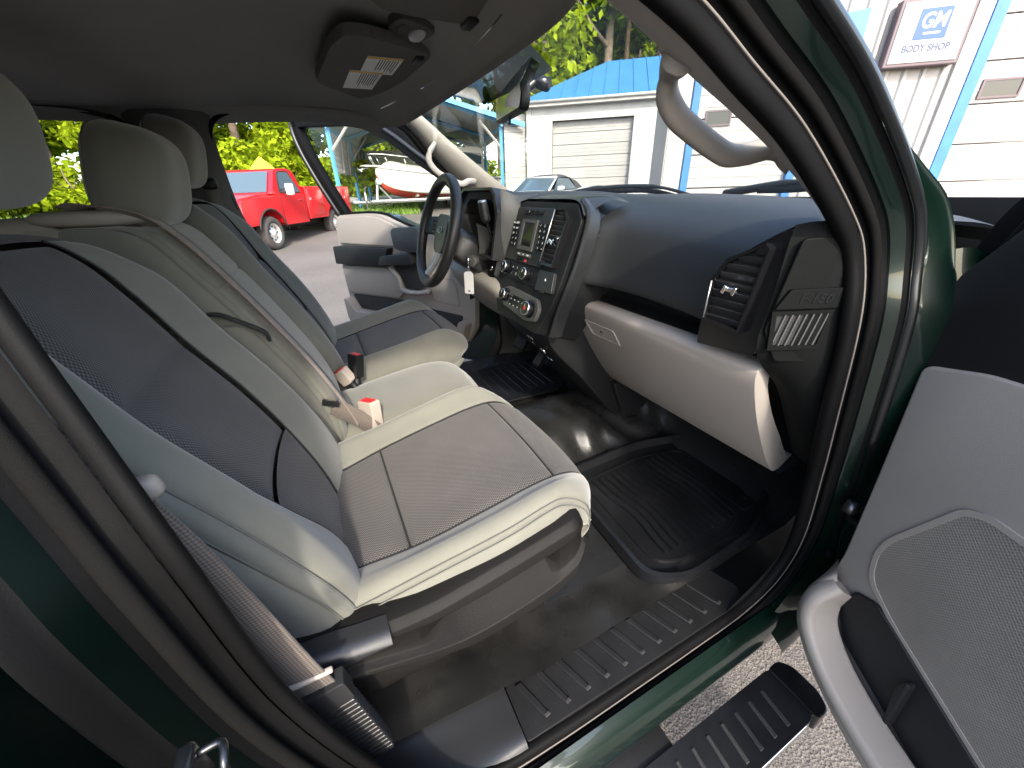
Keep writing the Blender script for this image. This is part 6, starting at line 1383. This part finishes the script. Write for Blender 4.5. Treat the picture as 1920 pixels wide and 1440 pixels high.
cabp = [(-1.72,1.26),(-.42,1.26),(-.28,1.31),(-.78,1.84),(-.95,1.90),(-1.45,1.92),(-1.66,1.87),(-1.72,1.70)]
sideprism(red, 'cab_roof', cabp, -W_, W_, 'red_paint', (1.26,1.92,.17), .03, smooth=False)
# glass: windshield, side, rear
def quad(parent, name, pts, m): return obj(name, (np.array(pts), [tuple(range(len(pts)))]), m, parent, smooth=False)
quad(red, 'windshield', [(-.285,-.84,1.350),(-.285,.84,1.350),(-.735,.72,1.830),(-.735,-.72,1.830)], 'car_glass')
for s in (-1, 1):
    yb = lambda z: s*(W_*(1-.17*(z-1.26)/.66)+.006)
    quad(red, 'side_window', [(-.66,yb(1.36),1.36),(-.88,yb(1.76),1.76),(-1.0,yb(1.82),1.82),(-1.38,yb(1.82),1.82),(-1.56,yb(1.34),1.34)], 'car_glass')
    obj('door_line', tubegeo([(-.55,s*.984,.62),(-.56,s*.984,1.25),(-.60,s*.962,1.36),(-.86,s*.865,1.82)], .007, 4), 'underbody', red); obj('door_line', tubegeo([(-1.66,s*.984,.62),(-1.66,s*.984,1.26)], .007, 4), 'underbody', red)
    obj('window_trim', tubegeo([(x, yb(z)+s*.003, z) for x, z in ((-.64,1.34),(-.87,1.78),(-1.0,1.84),(-1.39,1.84),(-1.585,1.325))], .012, 4, True), 'underbody', red)
    obj('door_handle', boxgeo((-1.45,s*.995,1.14), (.20,.03,.035), .01), 'red_paint', red)
    mr_ = obj('wing_mirror', boxgeo((-.70,s*1.22,1.40), (.10,.20,.27), .03), 'hull_white', red)
    obj('mirror_arm', [tubegeo([(-.68,s*.96,1.34),(-.70,s*1.16,1.33)], .018, 6), tubegeo([(-.70,s*.96,1.40),(-.70,s*1.16,1.42)], .014, 6)], 'underbody', mr_)
    wheelpart(red, (0,s*.84,.40), (0,s,0), .40, .27); wheelpart(red, (-3.40,s*.80,.40), (0,s,0), .40, .27)
    obj('arch_lip', tubegeo([(.565*math.cos(t), s*.985, .40+.565*math.sin(t)) for t in np.linspace(R(168), R(12), 20)], .022, 6), 'underbody', red)
    obj('headlight', boxgeo((.97,s*.72,.98), (.08,.40,.24), .02), 'lens_clear', red)
    bedp = [(-4.62,.62),(-4.62,1.48),(-1.80,1.48),(-1.80,.62),(-2.78,.62)]+[(-3.40+.58*math.cos(t), .40+.58*math.sin(t)) for t in np.linspace(R(22), R(158), 14)]+[(-4.02,.62)]
    sideprism(red, 'utility_side', bedp, *((.50, 1.0) if s > 0 else (-1.0, -.50)), 'red_paint', smooth=False)
    for (a, b, c_, d_) in ((-2.68,-1.86,.70,1.40),(-4.0,-2.75,1.06,1.42),(-4.56,-4.06,.70,1.40)):
        obj('bed_door', boxgeo(((a+b)/2,s*1.004,(c_+d_)/2), (b-a,.02,d_-c_), .008), 'red_paint', red)
        obj('latch', boxgeo((b-.10,s*1.018,(c_+d_)/2+.1), (.06,.012,.06), .004), 'steel_wheel', red)
sideprism(red, 'bed_floor', [(-4.60,.70),(-1.80,.70),(-1.80,.80),(-4.60,.80)], -.5, .5, 'red_paint', smooth=False)
sideprism(red, 'tailgate', [(-4.64,.62),(-4.58,.62),(-4.58,1.40),(-4.64,1.40)], -.5, .5, 'red_paint', smooth=False)
obj('rear_step', boxgeo((-4.78,0,.60), (.28,1.98,.10), .02), 'red_paint', red)
obj('front_bumper', boxgeo((1.04,0,.62), (.18,1.94,.26), .05), 'grey_bumper', red); obj('grille', boxgeo((1.0,0,.98), (.05,1.0,.26), .02), 'grey_bumper', red)
obj('chassis', [boxgeo((-1.9,.40,.50), (5.2,.09,.14), .01), boxgeo((-1.9,-.40,.50), (5.2,.09,.14), .01), boxgeo((-2.2,0,.50), (.4,.8,.2), .02), boxgeo((-3.4,0,.40), (.2,1.5,.2), .05)], 'underbody', red)
obj('wiper', tubegeo([(-.30,.2,1.345),(-.36,-.42,1.40)], .012, 5), 'underbody', red)
ys_ = thing('warning_sign', at(93.2, 17.3), 'yellow diamond warning sign rising behind the red truck cab', 'sign'); ch = kids(ys_)
yf = Fr(at(93.0,17.3)+np.array([0,0,1.72]), (0,1,0), (0,0,1))
ch(obj('sign_plate', prismgeo(yf, rpoly([(-.46,.0),(0,-.46),(.46,0),(0,.46)], .05), -.003, .003, 0), 'yellow_sign', None, smooth=False)); ch(obj('post', boxgeo((0,-.86,-.03), (.06,1.8,.04), .004, yf), 'galvanised', None))

# cabin boat on its trailer
bow, stern = np.array([*pol(80.6,18.6), 0]), np.array([*pol(66,22.5), 0]); ax_ = nrm(bow-stern)
zb = ground(*pol(79,19))
boat = tag(empty('motor_boat', (bow[0], bow[1], zb)), 'white cabin boat with red bottom paint, bow towards us', 'boat'); boat.rotation_euler = (0, 0, math.atan2(ax_[1], ax_[0]))
st = [(-6.6,1.18,.56,1.28),(-5,1.22,.52,1.30),(-3.4,1.20,.50,1.36),(-2.2,1.08,.52,1.46),(-1.3,.82,.60,1.56),(-.6,.46,.76,1.66),(-.15,.16,1.05,1.73),(.05,.03,1.45,1.76)]
hull = Surf([[(x+(.10*k_)*0, s*w*f, zk+(zg-zk)*h) for s, f, h in ((-1,1,1),(-1,.97,.62),(-1,.86,.30),(-1,.70,.20),(0,0,0),(1,.70,.20),(1,.86,.30),(1,.97,.62),(1,1,1))] for k_, (x, w, zk, zg) in enumerate(st)])
def hullpart(name, v0, v1, m):
    uu, vv = np.meshgrid(np.linspace(0,1,40), np.linspace(v0,v1,12), indexing='ij'); return obj(name, (hull(uu, vv).reshape(-1,3), gridfaces(40,12)), m, boat)
hullpart('topside', 0, .36, 'hull_white'); hullpart('topside', .64, 1, 'hull_white'); hullpart('hull_bottom', .36, .64, 'hull_red')
deck = Surf([[(x, s*w*f, zg+.04+(.30 if -3.2 < x < -.4 else .10 if x < -.2 else 0)*(1-abs(s*f)**2)) for s, f in ((-1,1),(-1,.6),(0,0),(1,.6),(1,1))] for x, w, zk, zg in st])
obj('deck', surfgeo(deck, 40, 16), 'hull_white', boat)
for s in (-1, 1):
    obj('rub_rail', tubegeo(curve([(x, s*(w+.015), zg+.01) for x, w, zk, zg in st], 40), .035, 6), 'grey_bumper', boat)
    rail = [(.25,s*.06,2.22),(-.25,s*.32,2.20),(-.9,s*.66,2.12),(-1.7,s*.94,2.02),(-2.6,s*1.08,1.90)]
    obj('bow_rail', tubegeo(curve(rail, 30), .018, 6), 'chrome', boat)
    for (x, y, z), b_ in zip(rail[:4], ((.02,.05,1.75),(-.45,.36,1.69),(-1.1,.70,1.60),(-1.9,.98,1.52))):
        obj('stanchion', tubegeo([(x, y, z), (b_[0], s*b_[1], b_[2])], .015, 6), 'chrome', boat)
obj('pulpit', boxgeo((.22,0,1.80), (.75,.34,.06), .025), 'hull_white', boat); obj('anchor', [tubegeo([(.35,0,1.74),(.75,.0,1.66)], .022, 6), tubegeo([(.70,-.16,1.60),(.78,0,1.70),(.70,.16,1.60)], .02, 6)], 'galvanised', boat)
obj('cabin', prismgeo(Fr((0,0,0),(1,0,0),(0,0,1)), [(-5.2,1.4),(-2.6,1.6),(-3.1,2.5),(-4.6,2.6),(-5.2,2.55)], -.85, .85, .08), 'hull_white', boat, smooth=False); obj('cabin_window', prismgeo(Fr((0,0,0),(1,0,0),(0,0,1)), [(-5.0,1.9),(-3.0,1.95),(-3.2,2.35),(-5.0,2.35)], -.86, .86, 0), 'car_glass', boat, smooth=False)
tr_ = tag(empty('boat_trailer', (bow[0], bow[1], zb)), 'galvanised boat trailer with winch post and jack under the boat', 'trailer'); tr_.rotation_euler = boat.rotation_euler
for s in (-1, 1):
    obj('side_beam', tubegeo([(.35,s*.10,.52),(-1.6,s*.95,.52),(-6.5,s*.95,.52)], .065, 4), 'galvanised', tr_, smooth=False)
    for x in (-4.4,-5.3): wheelpart(tr_, (x,s*1.12,.33), (0,s,0), .33, .22, holes=5)
    obj('fender', boxgeo((-4.85,s*1.12,.74), (1.9,.28,.05), .02), 'galvanised', tr_); obj('bunk', boxgeo((-3.6,s*.55,.62), (3.6,.09,.10), .01), 'underbody', tr_)
    for x in (-1.5,-2.3,-3.2): obj('roller', tubegeo([(x,s*.30,.66),(x,s*.55,.72)], .07, 10), 'buckle_beige', tr_)
for x in (-1.6,-3.2,-5.6): obj('cross_beam', tubegeo([(x,-.95,.50),(x,.95,.50)], .05, 4), 'galvanised', tr_, smooth=False)
obj('tongue', tubegeo([(.30,0,.50),(1.05,0,.50)], .06, 4), 'galvanised', tr_, smooth=False); obj('coupler', boxgeo((1.10,0,.53), (.26,.14,.12), .03), 'galvanised', tr_)
obj('winch_post', tubegeo([(.18,0,.50),(.02,0,1.36)], .05, 4), 'galvanised', tr_, smooth=False); obj('post_brace', tubegeo([(-.55,0,.52),(.06,0,1.14)], .035, 4), 'galvanised', tr_, smooth=False)
obj('winch', boxgeo((.02,.05,1.22), (.22,.20,.18), .03), 'galvanised', tr_); obj('winch_strap', tubegeo([(-.02,0,1.26),(-.22,0,1.04)], .02, 5), 'buckle_beige', tr_)
obj('jack', [tubegeo([(.75,.16,.10),(.75,.16,1.02)], .035, 8), tubegeo([(.75,.16,1.02),(.75,.34,1.06)], .012, 6)], 'chrome', tr_); obj('jack_wheel', lathegeo(Fr((.75,.16,.10),(1,0,0),(0,0,1)), [(0,-.04),(.10,-.04),(.10,.04),(0,.04)], 16), 'tyre', tr_)
obj('cable', tubegeo(curve([(.6,.1,.55),(.2,.3,.35),(-.4,.4,.45)], 12), .015, 5), 'underbody', tr_)

# convertible beyond the dash, soft top up
car = tag(empty('convertible_car', tuple(at(59.5, 15.2))), 'silver convertible with raised black soft top before the garage', 'car'); car.rotation_euler = (0, 0, math.atan2(-.866, .503))
bs = [[(x, s*w*f, z0+(z1-z0)*h) for s, f, h in ((-1,.96,0),(-1,1,.35),(-1,.97,.75),(-1,.82,1),(0,0,1.06),(1,.82,1),(1,.97,.75),(1,1,.35),(1,.96,0))] for x, w, z0, z1 in ((2.30,.70,.25,.62),(2.15,.86,.22,.74),(1.5,.94,.20,.86),(.7,.95,.20,.94),(0,.95,.20,.96),(-1.0,.95,.20,.97),(-1.7,.97,.22,1.04),(-2.2,.92,.28,1.06),(-2.4,.80,.34,.98))]
obj('body', surfgeo(Surf(bs), 50, 40), 'silver_paint', car)
quad(car, 'windshield', [(.82,-.70,.96),(.82,.70,.96),(.12,.60,1.34),(.12,-.60,1.34)], 'car_glass')
for s in (-1, 1):
    obj('windshield_pillar', tubegeo([(.84,s*.72,.95),(.10,s*.62,1.36)], .035, 6), 'silver_paint', car)
    quad(car, 'side_window', [(.62,s*.80,.97),(.08,s*.655,1.33),(-.75,s*.65,1.33),(-1.1,s*.82,.99)], 'car_glass')
    obj('wing_mirror', blobgeo(Fr((.55,s*1.02,1.02),(1,0,0),(0,1,0)), .09, .13, .075, .7, .7, 14, 8), 'silver_paint', car)
    wheelpart(car, (1.38,s*.82,.33), (0,s,0), .34, .24, holes=5); wheelpart(car, (-1.45,s*.82,.33), (0,s,0), .34, .24, holes=5)
    obj('headlight', boxgeo((2.16,s*.62,.62), (.12,.32,.12), .03), 'lens_clear', car)
obj('windshield_header', tubegeo([(.10,-.62,1.365),(.10,.62,1.365)], .035, 6), 'silver_paint', car)
tp_ = [[(x, s*w*f, z-.05*abs(s*f)**3-dz*(abs(s*f) > .9)) for s, f in ((-1,1),(-1,.92),(-1,.55),(0,0),(1,.55),(1,.92),(1,1))] for x, w, z, dz in ((.12,.64,1.40,.03),(-.3,.68,1.45,.04),(-.8,.69,1.45,.06),(-1.2,.72,1.36,.16),(-1.55,.76,1.16,.10),(-1.75,.78,1.03,.02))]
obj('soft_top', surfgeo(Surf(tp_), 30, 24), 'soft_top', car); quad(car, 'rear_quarter_top', [(-.80,.70,1.32),(-1.2,.72,1.25),(-1.65,.80,1.02),(-1.1,.82,1.0)], 'soft_top')
